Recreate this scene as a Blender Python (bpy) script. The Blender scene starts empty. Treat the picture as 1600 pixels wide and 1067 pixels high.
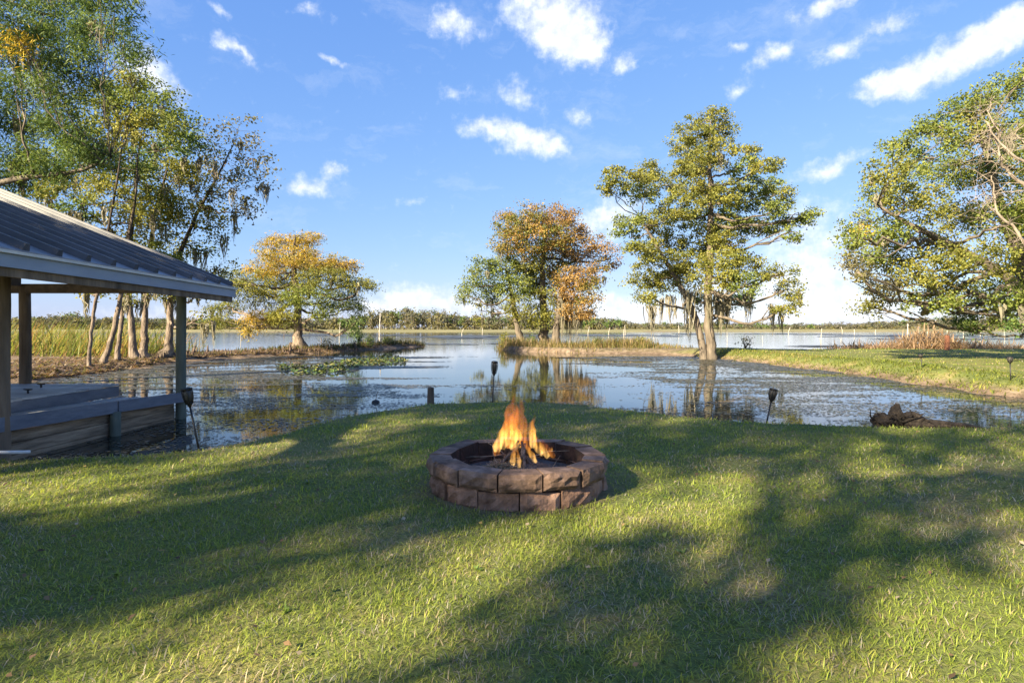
import bpy, math
import numpy as np
from mathutils import Vector, Matrix

# ------------------------------------------------------------------ camera, sky, sun, exposure
S = bpy.context.scene
COL = S.collection
FPX, CX, HY, CAMZ = 930.0, 800.0, 512.0, 1.25      # focal length in photo pixels, horizon row, eye height
cam = bpy.data.cameras.new('camera'); camo = bpy.data.objects.new('camera', cam); COL.objects.link(camo)
cam.sensor_width = 36.0; cam.lens = FPX / 1600 * 36.0
cam.shift_y = -(533.5 - HY) / 1600
cam.clip_start = 0.05; cam.clip_end = 9000
camo.location = (0, 0, CAMZ); camo.rotation_euler = (math.radians(90), 0, 0)
S.camera = camo

SUN_EL, SUN_AZ = math.radians(27), math.radians(224)       # azimuth clockwise from +Y: behind the camera's left shoulder
sdir = Vector((math.sin(SUN_AZ) * math.cos(SUN_EL), math.cos(SUN_AZ) * math.cos(SUN_EL), math.sin(SUN_EL)))
sun = bpy.data.lights.new('sun', 'SUN'); suno = bpy.data.objects.new('sun', sun); COL.objects.link(suno)
sun.energy = 5.0; sun.angle = math.radians(0.8); sun.color = (1.0, 0.85, 0.58)
suno.rotation_euler = (-sdir).to_track_quat('-Z', 'Y').to_euler(); suno.location = (-20, -20, 30)

S.view_settings.view_transform = 'Standard'; S.view_settings.look = 'None'
S.view_settings.gamma = 1.0; S.view_settings.use_curve_mapping = False
S.view_settings.exposure = 1.97
S.cycles.use_denoising = True
S.cycles.max_bounces = 8; S.cycles.diffuse_bounces = 3; S.cycles.glossy_bounces = 3
S.cycles.transmission_bounces = 4; S.cycles.volume_bounces = 0; S.cycles.transparent_max_bounces = 6

W = bpy.data.worlds.new('World'); S.world = W; W.use_nodes = True
def build_sky():
    nt = W.node_tree; nt.nodes.clear(); N = nt.nodes.new; L = nt.links.new
    def M(op, a, b=None, c=None, clamp=False):
        n = N('ShaderNodeMath'); n.operation = op; n.use_clamp = clamp
        for i, v in enumerate((a, b, c)):
            if v is None: continue
            if isinstance(v, (int, float)): n.inputs[i].default_value = v
            else: L(v, n.inputs[i])
        return n.outputs[0]
    sky = N('ShaderNodeTexSky'); sky.sky_type = 'NISHITA'; sky.sun_disc = False
    sky.sun_elevation = SUN_EL; sky.sun_rotation = SUN_AZ; sky.air_density = 1.0; sky.dust_density = 0.4; sky.ozone_density = 2.5
    # the clear sky's colour response: deeper blue overhead, softer towards the horizon
    sc_ = N('ShaderNodeSeparateColor'); L(sky.outputs[0], sc_.inputs[0]); hs = N('ShaderNodeCombineColor')
    for i, (a, g) in enumerate(((.60, .76), (.645, .57), (.83, .27))):
        x = M('MULTIPLY', sc_.outputs[i], .1434); L(M('MULTIPLY', M('MAXIMUM', M('POWER', x, g), x), a / .1434), hs.inputs[i])
    tc = N('ShaderNodeTexCoord'); sp = N('ShaderNodeSeparateXYZ'); L(tc.outputs['Generated'], sp.inputs[0])
    az = M('MULTIPLY', M('ARCTAN2', sp.outputs[0], sp.outputs[1]), 57.29578)
    el = M('MULTIPLY', M('ARCSINE', sp.outputs[2]), 57.29578)
    cb = N('ShaderNodeCombineXYZ'); L(az, cb.inputs[0]); L(el, cb.inputs[1])
    # ragged edges: the angle coordinates are pushed about by noise
    wn = N('ShaderNodeTexNoise'); wn.inputs['Scale'].default_value = 0.22; wn.inputs['Detail'].default_value = 7; wn.inputs['Roughness'].default_value = 0.62
    L(cb.outputs[0], wn.inputs['Vector'])
    vs = N('ShaderNodeVectorMath'); vs.operation = 'SUBTRACT'; L(wn.outputs['Color'], vs.inputs[0]); vs.inputs[1].default_value = (.5, .5, .5)
    vm = N('ShaderNodeVectorMath'); vm.operation = 'MULTIPLY'; L(vs.outputs[0], vm.inputs[0]); vm.inputs[1].default_value = (5.5, 3.2, 0)
    va = N('ShaderNodeVectorMath'); va.operation = 'ADD'; L(cb.outputs[0], va.inputs[0]); L(vm.outputs[0], va.inputs[1])
    clouds = [  # photo pixel centre, half sizes, tilt (deg, up to the right), strength
        (705, 38, 55, 30, -10, .95), (865, 30, 95, 62, -12, 1.25), (905, 80, 62, 34, 0, 1.1), (980, 97, 20, 20, 20, .9), (812, 150, 50, 34, -20, .62),
        (765, 200, 70, 20, -8, .9), (838, 228, 66, 26, -5, 1.15), (365, 82, 50, 15, -28, .9), (525, 104, 34, 10, -15, .8), (482, 18, 26, 13, 0, .7),
        (340, 20, 24, 12, -20, .6), (235, 118, 80, 36, -22, 1.2), (480, 290, 55, 20, 0, .95), (522, 266, 24, 16, 0, .9), (705, 140, 45, 18, -10, .55),
        (1215, 84, 56, 20, 14, .95), (1285, 14, 60, 20, 8, .95), (1308, 80, 50, 22, 0, .9), (1500, 82, 150, 44, 17, 1.3), (1380, 135, 65, 26, 10, 1.1),
        (1570, 45, 80, 34, 20, 1.1), (1150, 76, 30, 12, 10, .75), (1148, 140, 26, 22, 40, .55), (1380, 40, 50, 18, 10, .7), (905, 180, 34, 18, -10, .6),
        (1290, 262, 80, 16, 10, .85), (650, 464, 90, 24, 0, 1.2), (745, 478, 60, 15, 0, .8), (590, 475, 60, 15, 0, .7), (965, 350, 70, 42, 15, .66),
        (1255, 345, 110, 60, 10, .6), (1290, 405, 120, 50, 0, .7), (1000, 482, 100, 24, 0, .95), (1300, 474, 150, 28, 0, 1.2), (1230, 440, 150, 30, 0, .7), (940, 330, 60, 26, 20, .6), (1190, 496, 300, 20, 0, 1.1), (900, 470, 90, 22, 0, .8), (1120, 460, 90, 20, 0, .8),
        (300, 494, 300, 20, 0, .62), (800, 500, 330, 16, 0, .62), (60, 130, 60, 40, 0, .7), (640, 312, 28, 12, 0, .5), (1440, 560, 10, 5, 0, .1)]
    acc = None
    for (px, py, rx, ry, tilt, st) in clouds:
        a = math.atan((px - CX) / FPX); e = math.atan((HY - py) / FPX * math.cos(a))
        k = math.degrees(math.cos(a) ** 2 / FPX); ke = math.degrees(math.cos(a) * math.cos(e) ** 2 / FPX)
        mp = N('ShaderNodeMapping'); mp.vector_type = 'TEXTURE'; L(va.outputs[0], mp.inputs['Vector'])
        mp.inputs['Location'].default_value = (math.degrees(a), math.degrees(e), 0)
        mp.inputs['Rotation'].default_value = (0, 0, math.radians(tilt))
        mp.inputs['Scale'].default_value = (1.25 * rx * k, 1.25 * ry * ke, 1)
        ln = N('ShaderNodeVectorMath'); ln.operation = 'LENGTH'; L(mp.outputs[0], ln.inputs[0])
        m = M('MULTIPLY', M('SUBTRACT', 1.0, ln.outputs['Value'], clamp=True), st)
        acc = m if acc is None else M('ADD', acc, m)
    # the same kind of scattered cloud in the rest of the sky
    gn = N('ShaderNodeTexNoise'); gn.inputs['Scale'].default_value = 0.05; gn.inputs['Detail'].default_value = 5
    L(va.outputs[0], gn.inputs['Vector'])
    far = M('MULTIPLY_ADD', M('ABSOLUTE', az), 1 / 12, -4.0, clamp=True)
    gen = M('MULTIPLY', M('MULTIPLY_ADD', gn.outputs['Fac'], 4.0, -2.15, clamp=True), far)
    acc = M('ADD', acc, gen)
    fn = N('ShaderNodeTexNoise'); fn.inputs['Scale'].default_value = 0.75; fn.inputs['Detail'].default_value = 9; fn.inputs['Roughness'].default_value = 0.62
    L(cb.outputs[0], fn.inputs['Vector'])
    dens = M('ADD', acc, M('MULTIPLY_ADD', fn.outputs['Fac'], 1.3, -0.72))
    mr = N('ShaderNodeMapRange'); mr.interpolation_type = 'SMOOTHSTEP'; L(dens, mr.inputs['Value'])
    mr.inputs['From Min'].default_value = 0.04; mr.inputs['From Max'].default_value = 1.05
    tm = N('ShaderNodeMapping'); L(va.outputs[0], tm.inputs['Vector']); tm.inputs['Scale'].default_value = (.05, .13, 1); tm.inputs['Rotation'].default_value = (0, 0, -.25)
    tn = N('ShaderNodeTexNoise'); tn.inputs['Scale'].default_value = 1.6; tn.inputs['Detail'].default_value = 8; tn.inputs['Roughness'].default_value = .68; L(tm.outputs[0], tn.inputs['Vector'])
    veil = M('MULTIPLY', M('MULTIPLY_ADD', tn.outputs['Fac'], 4.0, -2.1, clamp=True), .26)
    up = M('GREATER_THAN', el, 0.0)
    fac = M('MULTIPLY', M('MAXIMUM', M('MULTIPLY', mr.outputs[0], 0.9), veil), up)
    shade = N('ShaderNodeMapRange'); L(fn.outputs['Fac'], shade.inputs['Value'])
    shade.inputs['From Min'].default_value = .3; shade.inputs['From Max'].default_value = .7
    shade.inputs['To Min'].default_value = 5.2; shade.inputs['To Max'].default_value = 7.0
    cc = N('ShaderNodeVectorMath'); cc.operation = 'SCALE'; cc.inputs[0].default_value = (.93, .97, 1.03); L(shade.outputs[0], cc.inputs['Scale'])
    mx = N('ShaderNodeMix'); mx.data_type = 'RGBA'; L(fac, mx.inputs['Factor']); L(hs.outputs[0], mx.inputs['A']); L(cc.outputs[0], mx.inputs['B'])
    bg = N('ShaderNodeBackground'); bg.inputs['Strength'].default_value = 0.05; L(mx.outputs['Result'], bg.inputs['Color'])
    out = N('ShaderNodeOutputWorld'); L(bg.outputs[0], out.inputs['Surface'])
build_sky()

# ------------------------------------------------------------------ helpers
rng = np.random.default_rng(11)
def P(px, py, Y):                       # a photo pixel at depth Y
    return np.array([(px - CX) / FPX * Y, Y, CAMZ + (HY - py) / FPX * Y])
def G(px, py, z):                       # a photo pixel on the level z
    Y = FPX * (CAMZ - z) / (py - HY)
    return np.array([(px - CX) / FPX * Y, Y])

def vnoise(x, y, seed=0):
    xi = np.floor(x).astype(np.int64); yi = np.floor(y).astype(np.int64)
    fx = x - xi; fy = y - yi; fx = fx * fx * (3 - 2 * fx); fy = fy * fy * (3 - 2 * fy)
    def h(a, b):
        n = (a * 374761393 + b * 668265263 + seed * 982451653) & 0x7fffffff
        n = ((n ^ (n >> 13)) * 1274126177) & 0x7fffffff
        n = (n ^ (n >> 16)) & 0xffff
        return n / 65535.0
    return (h(xi, yi) * (1 - fx) + h(xi + 1, yi) * fx) * (1 - fy) + (h(xi, yi + 1) * (1 - fx) + h(xi + 1, yi + 1) * fx) * fy
def fbm(x, y, seed=0, o=4):
    s = 0; a = .5
    for k in range(o):
        s = s + a * vnoise(x * 2 ** k + 17.3 * k, y * 2 ** k - 9.1 * k, seed + k); a *= .5
    return s / (1 - .5 ** o)
def sstep(t):
    t = np.clip(t, 0, 1); return t * t * (3 - 2 * t)

def link(name, data, parent=None, loc=None):
    o = bpy.data.objects.new(name, data); COL.objects.link(o)
    if parent is not None: o.parent = parent
    if loc is not None: o.location = loc
    return o
def tag(o, label=None, cat=None, group=None, kind=None):
    if label: o['label'] = label
    if cat: o['category'] = cat
    if group: o['group'] = group
    if kind: o['kind'] = kind
    return o
def thing(name, loc, label, cat, group=None, rot=(0, 0, 0)):
    o = link(name, None, None, loc); o.rotation_euler = rot; o.empty_display_size = .2
    return tag(o, label, cat, group)
def mesh_np(name, V, faces, mat=None, attrs=None, smooth=False):
    me = bpy.data.meshes.new(name)
    V = np.asarray(V, np.float32); me.vertices.add(len(V)); me.vertices.foreach_set('co', V.ravel())
    faces = [np.asarray(f, np.int32) for f in faces if len(f)]
    li = np.concatenate([f.ravel() for f in faces]); lt = np.concatenate([np.full(len(f), f.shape[1], np.int32) for f in faces])
    ls = np.concatenate([[0], np.cumsum(lt)[:-1]]).astype(np.int32)
    me.loops.add(len(li)); me.loops.foreach_set('vertex_index', li)
    me.polygons.add(len(lt)); me.polygons.foreach_set('loop_start', ls); me.polygons.foreach_set('loop_total', lt)
    if smooth: me.polygons.foreach_set('use_smooth', np.ones(len(lt), bool))
    me.update(calc_edges=True)
    for k, a in (attrs or {}).items():
        a = np.asarray(a, np.float32)
        if a.ndim == 1:
            at = me.attributes.new(k, 'FLOAT', 'POINT'); at.data.foreach_set('value', a)
        else:
            at = me.attributes.new(k, 'FLOAT_COLOR', 'POINT')
            at.data.foreach_set('color', np.concatenate([a, np.ones((len(a), 1))], 1).astype(np.float32).ravel())
    if mat: me.materials.append(mat)
    return me
class MB:                                # a small mesh gatherer
    def __init__(s): s.v = []; s.f = []
    def add(s, vs, fs):
        b = len(s.v); s.v.extend([tuple(map(float, v)) for v in vs]); s.f.extend([tuple(b + i for i in f) for f in fs])
    def box(s, a, b):
        x0, y0, z0 = a; x1, y1, z1 = b
        s.add([(x0, y0, z0), (x1, y0, z0), (x1, y1, z0), (x0, y1, z0), (x0, y0, z1), (x1, y0, z1), (x1, y1, z1), (x0, y1, z1)],
              [(3, 2, 1, 0), (4, 5, 6, 7), (0, 1, 5, 4), (1, 2, 6, 5), (2, 3, 7, 6), (3, 0, 4, 7)])
    def bar(s, p, q, w, h, up=(0, 0, 1)):  # box beam from p to q, w wide, h high
        p = Vector(p); q = Vector(q); d = (q - p).normalized(); u = Vector(up); sx = d.cross(u).normalized(); u = sx.cross(d)
        vs = []
        for c in (p, q):
            for i, j in ((-1, -1), (1, -1), (1, 1), (-1, 1)): vs.append(c + sx * (i * w / 2) + u * (j * h / 2))
        s.add(vs, [(3, 2, 1, 0), (4, 5, 6, 7), (0, 1, 5, 4), (1, 2, 6, 5), (2, 3, 7, 6), (3, 0, 4, 7)])
    def tube(s, pts, rad, n=7, cap=True, wob=0.0, r=None):
        pts = [Vector(p) for p in pts]; rings = []; prev = None
        for i, p in enumerate(pts):
            d = (pts[min(i + 1, len(pts) - 1)] - pts[max(i - 1, 0)]).normalized()
            if prev is None:
                a = d.orthogonal().normalized()
            else:
                a = (prev - d * prev.dot(d)); a = a.normalized() if a.length > 1e-6 else d.orthogonal().normalized()
            prev = a; b = d.cross(a); ring = []
            for k in range(n):
                t = 2 * math.pi * k / n; w = 1 + (wob * (r.random() - .5) if r is not None else 0)
                ring.append(p + (a * math.cos(t) + b * math.sin(t)) * rad[i] * w)
            rings.append(ring)
        vs = [v for q in rings for v in q]; fs = []
        for i in range(len(pts) - 1):
            for k in range(n): fs.append((i * n + k, i * n + (k + 1) % n, (i + 1) * n + (k + 1) % n, (i + 1) * n + k))
        if cap: fs.append(tuple(range(n - 1, -1, -1))); fs.append(tuple((len(pts) - 1) * n + k for k in range(n)))
        s.add(vs, fs)
    def lathe(s, prof, n=14, c=(0, 0, 0)):
        vs = []; fs = []
        for (r, z) in prof:
            for k in range(n):
                t = 2 * math.pi * k / n; vs.append((c[0] + r * math.cos(t), c[1] + r * math.sin(t), c[2] + z))
        for i in range(len(prof) - 1):
            for k in range(n): fs.append((i * n + k, i * n + (k + 1) % n, (i + 1) * n + (k + 1) % n, (i + 1) * n + k))
        fs.append(tuple(range(n - 1, -1, -1))); fs.append(tuple((len(prof) - 1) * n + k for k in range(n)))
        s.add(vs, fs)
    def mesh(s, name, mat, smooth=False, off=(0, 0, 0)):
        me = bpy.data.meshes.new(name); o = np.array(off)
        me.from_pydata([tuple(np.array(v) - o) for v in s.v], [], s.f); me.materials.append(mat)
        if smooth: me.polygons.foreach_set('use_smooth', np.ones(len(me.polygons), bool))
        me.update(); return me
    def build(s, name, mat, parent=None, smooth=False):  # world verts, placed under an unrotated parent
        off = parent.location if parent is not None else (0, 0, 0)
        p = parent; o = np.array(off)
        while p is not None and p.parent is not None: p = p.parent; o = o + np.array(p.location)
        return link(name, s.mesh(name, mat, smooth, o), parent)
def smooth_path(pts, n=4):               # Catmull-Rom through points carrying a radius as fourth value
    p = np.array(pts, float); p = np.vstack([2 * p[0] - p[1], p, 2 * p[-1] - p[-2]]); out = []
    for i in range(1, len(p) - 2):
        for t in np.linspace(0, 1, n, endpoint=False):
            out.append(.5 * (2 * p[i] + (p[i + 1] - p[i - 1]) * t + (2 * p[i - 1] - 5 * p[i] + 4 * p[i + 1] - p[i + 2]) * t ** 2 + (3 * p[i] - p[i - 1] - 3 * p[i + 1] + p[i + 2]) * t ** 3))
    out.append(p[-2]); return np.array(out)

# ------------------------------------------------------------------ materials
def mat_base(name):
    m = bpy.data.materials.new(name); m.use_nodes = True; nt = m.node_tree
    return m, nt, nt.nodes['Principled BSDF'], nt.nodes['Material Output']
def noisy(name, c1, c2, scale=6, rough=.8, bump=.3, bscale=None, stretch=(1, 1, 1), c3=None, spec=.3, bdist=.02, detail=6):
    m, nt, bs, out = mat_base(name); N = nt.nodes.new; L = nt.links.new
    tc = N('ShaderNodeTexCoord'); mp = N('ShaderNodeMapping'); L(tc.outputs['Object'], mp.inputs[0]); mp.inputs['Scale'].default_value = stretch
    n = N('ShaderNodeTexNoise'); n.inputs['Scale'].default_value = scale; n.inputs['Detail'].default_value = detail; n.inputs['Roughness'].default_value = .65; L(mp.outputs[0], n.inputs['Vector'])
    r = N('ShaderNodeValToRGB'); r.color_ramp.elements[0].position = .32; r.color_ramp.elements[1].position = .68
    r.color_ramp.elements[0].color = (*c1, 1); r.color_ramp.elements[1].color = (*c2, 1)
    if c3: e = r.color_ramp.elements.new(.5); e.color = (*c3, 1)
    L(n.outputs['Fac'], r.inputs[0]); L(r.outputs[0], bs.inputs['Base Color'])
    bs.inputs['Roughness'].default_value = rough; bs.inputs['Specular IOR Level'].default_value = spec
    if bump:
        b = N('ShaderNodeBump'); b.inputs['Strength'].default_value = bump; b.inputs['Distance'].default_value = bdist
        n2 = N('ShaderNodeTexNoise'); n2.inputs['Scale'].default_value = bscale or scale * 4; n2.inputs['Detail'].default_value = 5; L(mp.outputs[0], n2.inputs['Vector'])
        L(n2.outputs['Fac'], b.inputs['Height']); L(b.outputs[0], bs.inputs['Normal'])
    return m
def leafy(name, trans=.35, rough=.6, spec=.25):
    m, nt, bs, out = mat_base(name); N = nt.nodes.new; L = nt.links.new
    a = N('ShaderNodeAttribute'); a.attribute_name = 'col'
    L(a.outputs['Color'], bs.inputs['Base Color']); bs.inputs['Roughness'].default_value = rough; bs.inputs['Specular IOR Level'].default_value = spec
    t = N('ShaderNodeBsdfTranslucent'); g = N('ShaderNodeVectorMath'); g.operation = 'MULTIPLY'; L(a.outputs['Color'], g.inputs[0]); g.inputs[1].default_value = (1.25, 1.2, .7)
    L(g.outputs[0], t.inputs['Color'])
    mx = N('ShaderNodeMixShader'); mx.inputs[0].default_value = trans; L(bs.outputs[0], mx.inputs[1]); L(t.outputs[0], mx.inputs[2]); L(mx.outputs[0], out.inputs['Surface'])
    return m
M_leaf = leafy('foliage'); M_grass = leafy('grass_blade', .45, .5, .3); M_moss = leafy('spanish_moss', .25, .9, .05); M_weed = leafy('floating_weed', .05, .38, .5)
M_bark = noisy('bark_grey', (.055, .045, .037), (.20, .165, .13), 5, .9, .8, 14, (1, 1, .25), bdist=.03)
M_bark2 = noisy('bark_pale', (.20, .15, .12), (.46, .37, .29), 4, .9, .7, 14, (1, 1, .25), bdist=.03)
def bark_two():                          # pale foot, darker bark higher up
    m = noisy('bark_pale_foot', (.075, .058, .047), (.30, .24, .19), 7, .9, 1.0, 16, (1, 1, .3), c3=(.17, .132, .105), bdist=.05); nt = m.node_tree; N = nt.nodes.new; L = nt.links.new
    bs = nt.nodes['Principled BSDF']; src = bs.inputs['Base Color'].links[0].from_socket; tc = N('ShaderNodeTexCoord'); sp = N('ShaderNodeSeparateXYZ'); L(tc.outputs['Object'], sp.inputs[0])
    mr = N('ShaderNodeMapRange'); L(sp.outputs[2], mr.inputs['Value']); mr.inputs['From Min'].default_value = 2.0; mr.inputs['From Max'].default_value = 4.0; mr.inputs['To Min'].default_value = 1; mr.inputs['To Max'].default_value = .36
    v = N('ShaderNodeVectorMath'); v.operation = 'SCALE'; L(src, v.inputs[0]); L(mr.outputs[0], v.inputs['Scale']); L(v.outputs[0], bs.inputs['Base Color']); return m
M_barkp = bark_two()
M_dead = noisy('dead_wood', (.17, .135, .11), (.36, .30, .245), 5, .85, .4, 20, (1, 1, .3))
M_post = noisy('weathered_post', (.085, .06, .04), (.30, .215, .145), 5, .85, .5, 30, (1, 1, .12), (.18, .13, .09))
M_postg = noisy('treated_post', (.07, .085, .07), (.17, .18, .14), 5, .8, .4, 30, (1, 1, .15))
M_deck = noisy('painted_deck', (.085, .10, .135), (.17, .19, .23), 7, .55, .3, 40, (1, .25, 1), spec=.4)
M_decktop = noisy('worn_deck_top', (.25, .27, .30), (.44, .46, .48), 5, .6, .3, 40, (1, .2, 1), spec=.4)
M_plank = noisy('weathered_plank', (.10, .07, .045), (.40, .295, .20), 4, .85, .7, 25, (3, .35, 4), (.25, .18, .12))
M_beam = noisy('dark_beam', (.055, .04, .028), (.16, .115, .08), 5, .85, .4, 25, (1, .3, 1))
M_fascia = noisy('fascia_metal', (.20, .245, .32), (.29, .335, .41), 3, .5, .05, 20, (1, .3, 1), spec=.4)
M_drip = noisy('drip_edge', (.52, .50, .46), (.62, .60, .56), 6, .5, .05, 20)
M_block = noisy('block_top', (.065, .043, .032), (.27, .178, .132), 9, .9, .7, 45, c3=(.15, .096, .07), bdist=.012)
M_blockb = noisy('block_base', (.13, .075, .05), (.36, .225, .165), 8, .9, 1.0, 45, c3=(.24, .145, .105), bdist=.012)
def vary(m, lo=.7, hi=1.35):
    nt = m.node_tree; N = nt.nodes.new; L = nt.links.new; bs = nt.nodes['Principled BSDF']; src = bs.inputs['Base Color'].links[0].from_socket
    oi = N('ShaderNodeObjectInfo'); mr = N('ShaderNodeMapRange'); L(oi.outputs['Random'], mr.inputs['Value']); mr.inputs['To Min'].default_value = lo; mr.inputs['To Max'].default_value = hi
    v = N('ShaderNodeVectorMath'); v.operation = 'SCALE'; L(src, v.inputs[0]); L(mr.outputs[0], v.inputs['Scale']); L(v.outputs[0], bs.inputs['Base Color'])
vary(M_block); vary(M_blockb, .8, 1.25); vary(M_plank, .75, 1.2); vary(M_decktop, .85, 1.12)
M_soot = noisy('sooty_block', (.018, .014, .012), (.085, .05, .038), 7, .95, .8, 40, c3=(.04, .026, .021), bdist=.012)
M_ash = noisy('ash', (.02, .018, .016), (.11, .10, .095), 14, .95, .8, 60)
M_twig = noisy('twig', (.10, .075, .055), (.28, .22, .17), 20, .9, .3, 80)
M_char = noisy('charred_wood', (.015, .013, .012), (.16, .13, .115), 12, .9, .6, 50)
M_black = noisy('torch_plastic', (.006, .006, .007), (.014, .014, .015), 20, .5, .1, 60, spec=.5)
M_lens = noisy('torch_diffuser', (.03, .028, .025), (.06, .055, .05), 20, .4, .1, 60, spec=.4)
M_white = noisy('white_plastic', (.55, .54, .52), (.72, .71, .69), 9, .5, .1, 40)
M_stump = noisy('rotten_wood', (.008, .007, .006), (.042, .033, .026), 9, .95, 1.0, 26, c3=(.018, .014, .012), bdist=.05)
M_knee = noisy('cypress_knee', (.05, .036, .03), (.19, .135, .105), 8, .9, .6, 25, (1, 1, .4))
M_stake = noisy('lake_stake', (.30, .27, .23), (.52, .48, .42), 4, .8, .2, 20)
M_rust = noisy('rust_post', (.12, .05, .03), (.24, .10, .06), 8, .85, .4, 30)

def roof_mat():
    m = noisy('roof_metal', (.14, .145, .16), (.31, .315, .335), 2.2, .42, .08, 20, (.4, 1.4, 1), (.22, .225, .24), spec=.5)
    m.node_tree.nodes['Principled BSDF'].inputs['Metallic'].default_value = .35
    return m
M_roof = roof_mat()
M_rib_shade = noisy('rib_metal_shade', (.04, .045, .055), (.10, .10, .115), 3, .45, .08, 20, (.4, 1.4, 1), spec=.4)  # roof metal darkened: shade on the rib sides is put into the colour
def ground_mat():
    m, nt, bs, out = mat_base('ground'); N = nt.nodes.new; L = nt.links.new
    tc = N('ShaderNodeTexCoord')
    def noise(sc, det=6, ro=.6):
        n = N('ShaderNodeTexNoise'); n.inputs['Scale'].default_value = sc; n.inputs['Detail'].default_value = det; n.inputs['Roughness'].default_value = ro; L(tc.outputs['Object'], n.inputs['Vector']); return n.outputs['Fac']
    def ramp(f, stops):
        r = N('ShaderNodeValToRGB'); e = r.color_ramp.elements
        e[0].position, e[0].color = stops[0][0], (*stops[0][1], 1); e[1].position, e[1].color = stops[-1][0], (*stops[-1][1], 1)
        for p, c in stops[1:-1]: q = e.new(p); q.color = (*c, 1)
        L(f, r.inputs[0]); return r.outputs[0]
    def mix(f, a, b):
        x = N('ShaderNodeMix'); x.data_type = 'RGBA'; L(f, x.inputs['Factor']); L(a, x.inputs['A']); L(b, x.inputs['B']); return x.outputs['Result']
    def attr(n):
        a = N('ShaderNodeAttribute'); a.attribute_name = n; return a.outputs['Fac']
    lawn = ramp(noise(1.1, 8, .7), [(.30, (.12, .155, .05)), (.5, (.17, .195, .062)), (.60, (.25, .23, .09)), (.72, (.33, .265, .16))])
    fine = ramp(noise(38, 4, .7), [(.3, (.45, .45, .45)), (.7, (1.25, 1.25, 1.2))])
    ml = N('ShaderNodeMix'); ml.data_type = 'RGBA'; ml.blend_type = 'MULTIPLY'; ml.inputs['Factor'].default_value = 1; L(lawn, ml.inputs['A']); L(fine, ml.inputs['B'])
    mud = ramp(noise(3.2, 8, .7), [(.3, (.055, .040, .028)), (.5, (.17, .125, .09)), (.7, (.30, .23, .175))])
    marsh = ramp(noise(.06, 6, .6), [(.3, (.16, .155, .075)), (.7, (.25, .225, .12))])
    c = mix(attr('lawn'), mud, ml.outputs['Result']); c = mix(attr('marsh'), c, marsh)
    L(c, bs.inputs['Base Color']); bs.inputs['Roughness'].default_value = .95; bs.inputs['Specular IOR Level'].default_value = .1
    b = N('ShaderNodeBump'); b.inputs['Strength'].default_value = .7; b.inputs['Distance'].default_value = .05; L(noise(26, 6, .7), b.inputs['Height']); L(b.outputs[0], bs.inputs['Normal'])
    return m
def water_mat():
    m, nt, bs, out = mat_base('water'); N = nt.nodes.new; L = nt.links.new
    bs.inputs['Base Color'].default_value = (.018, .024, .022, 1); bs.inputs['Roughness'].default_value = .04; bs.inputs['IOR'].default_value = 1.33; bs.inputs['Specular IOR Level'].default_value = .5
    tc = N('ShaderNodeTexCoord'); mp = N('ShaderNodeMapping'); L(tc.outputs['Object'], mp.inputs[0]); mp.inputs['Scale'].default_value = (1, .6, 1)
    n = N('ShaderNodeTexNoise'); n.inputs['Scale'].default_value = 5.0; n.inputs['Detail'].default_value = 3; L(mp.outputs[0], n.inputs['Vector'])
    # the open lake is rippled, the sheltered pond is calm
    sp = N('ShaderNodeSeparateXYZ'); L(tc.outputs['Object'], sp.inputs[0])
    mr = N('ShaderNodeMapRange'); L(sp.outputs[1], mr.inputs['Value']); mr.inputs['From Min'].default_value = 32; mr.inputs['From Max'].default_value = 60
    mr.inputs['To Min'].default_value = .035; mr.inputs['To Max'].default_value = .22
    b = N('ShaderNodeBump'); L(mr.outputs[0], b.inputs['Strength']); b.inputs['Distance'].default_value = .04; L(n.outputs['Fac'], b.inputs['Height']); L(b.outputs[0], bs.inputs['Normal'])
    return m

# ------------------------------------------------------------------ terrain: one sheet, shaped by the shorelines
WZ = -0.20
def gl(lst, z=-.05): return [tuple(G(x, y, z)) for x, y in lst]
near = gl([(20, 714), (130, 711), (300, 703), (350, 693), (430, 675), (500, 658), (560, 646), (620, 636), (680, 631), (750, 629), (850, 629), (930, 633), (1000, 641), (1100, 653), (1200, 660), (1300, 664), (1400, 667), (1500, 667), (1600, 662)])
rbank = gl([(1600, 622), (1530, 616), (1474, 605), (1407, 598), (1355, 588), (1285, 579), (1208, 570.5), (1165, 565), (1117, 560), (1062, 556), (1012, 553), (900, 552), (830, 550), (785, 547)], WZ)
main_poly = [(-400, 3.2), (-14, 4.2), (-7, 5.2)] + near + [(9.3, 9.0), (11.3, 10.0), (12.0, 11.2)] + rbank + \
    [(-1.0, 41), (0.5, 46), (6, 47), (10, 44), (11.5, 34), (14, 31.5), (22, 31), (40, 33), (120, 50), (420, 70), (420, -420), (-400, -420)]
lwl = gl([(20, 600), (50, 597.5), (125, 587.5), (200, 579), (275, 567), (330, 564), (375, 561), (450, 555), (525, 551), (587, 546), (667, 541.5)], WZ)
left_poly = [(-420, 14), (-22, 14.6)] + lwl + [(-7.2, 49), (-9.5, 45), (-12.5, 39.5), (-15, 33), (-17.5, 29), (-24, 34), (-40, 44), (-120, 60), (-420, 80)]
far_poly = [(-3000, 205), (-120, 196), (0, 190), (120, 200), (3000, 300), (3000, 6000), (-3000, 6000)]
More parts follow.
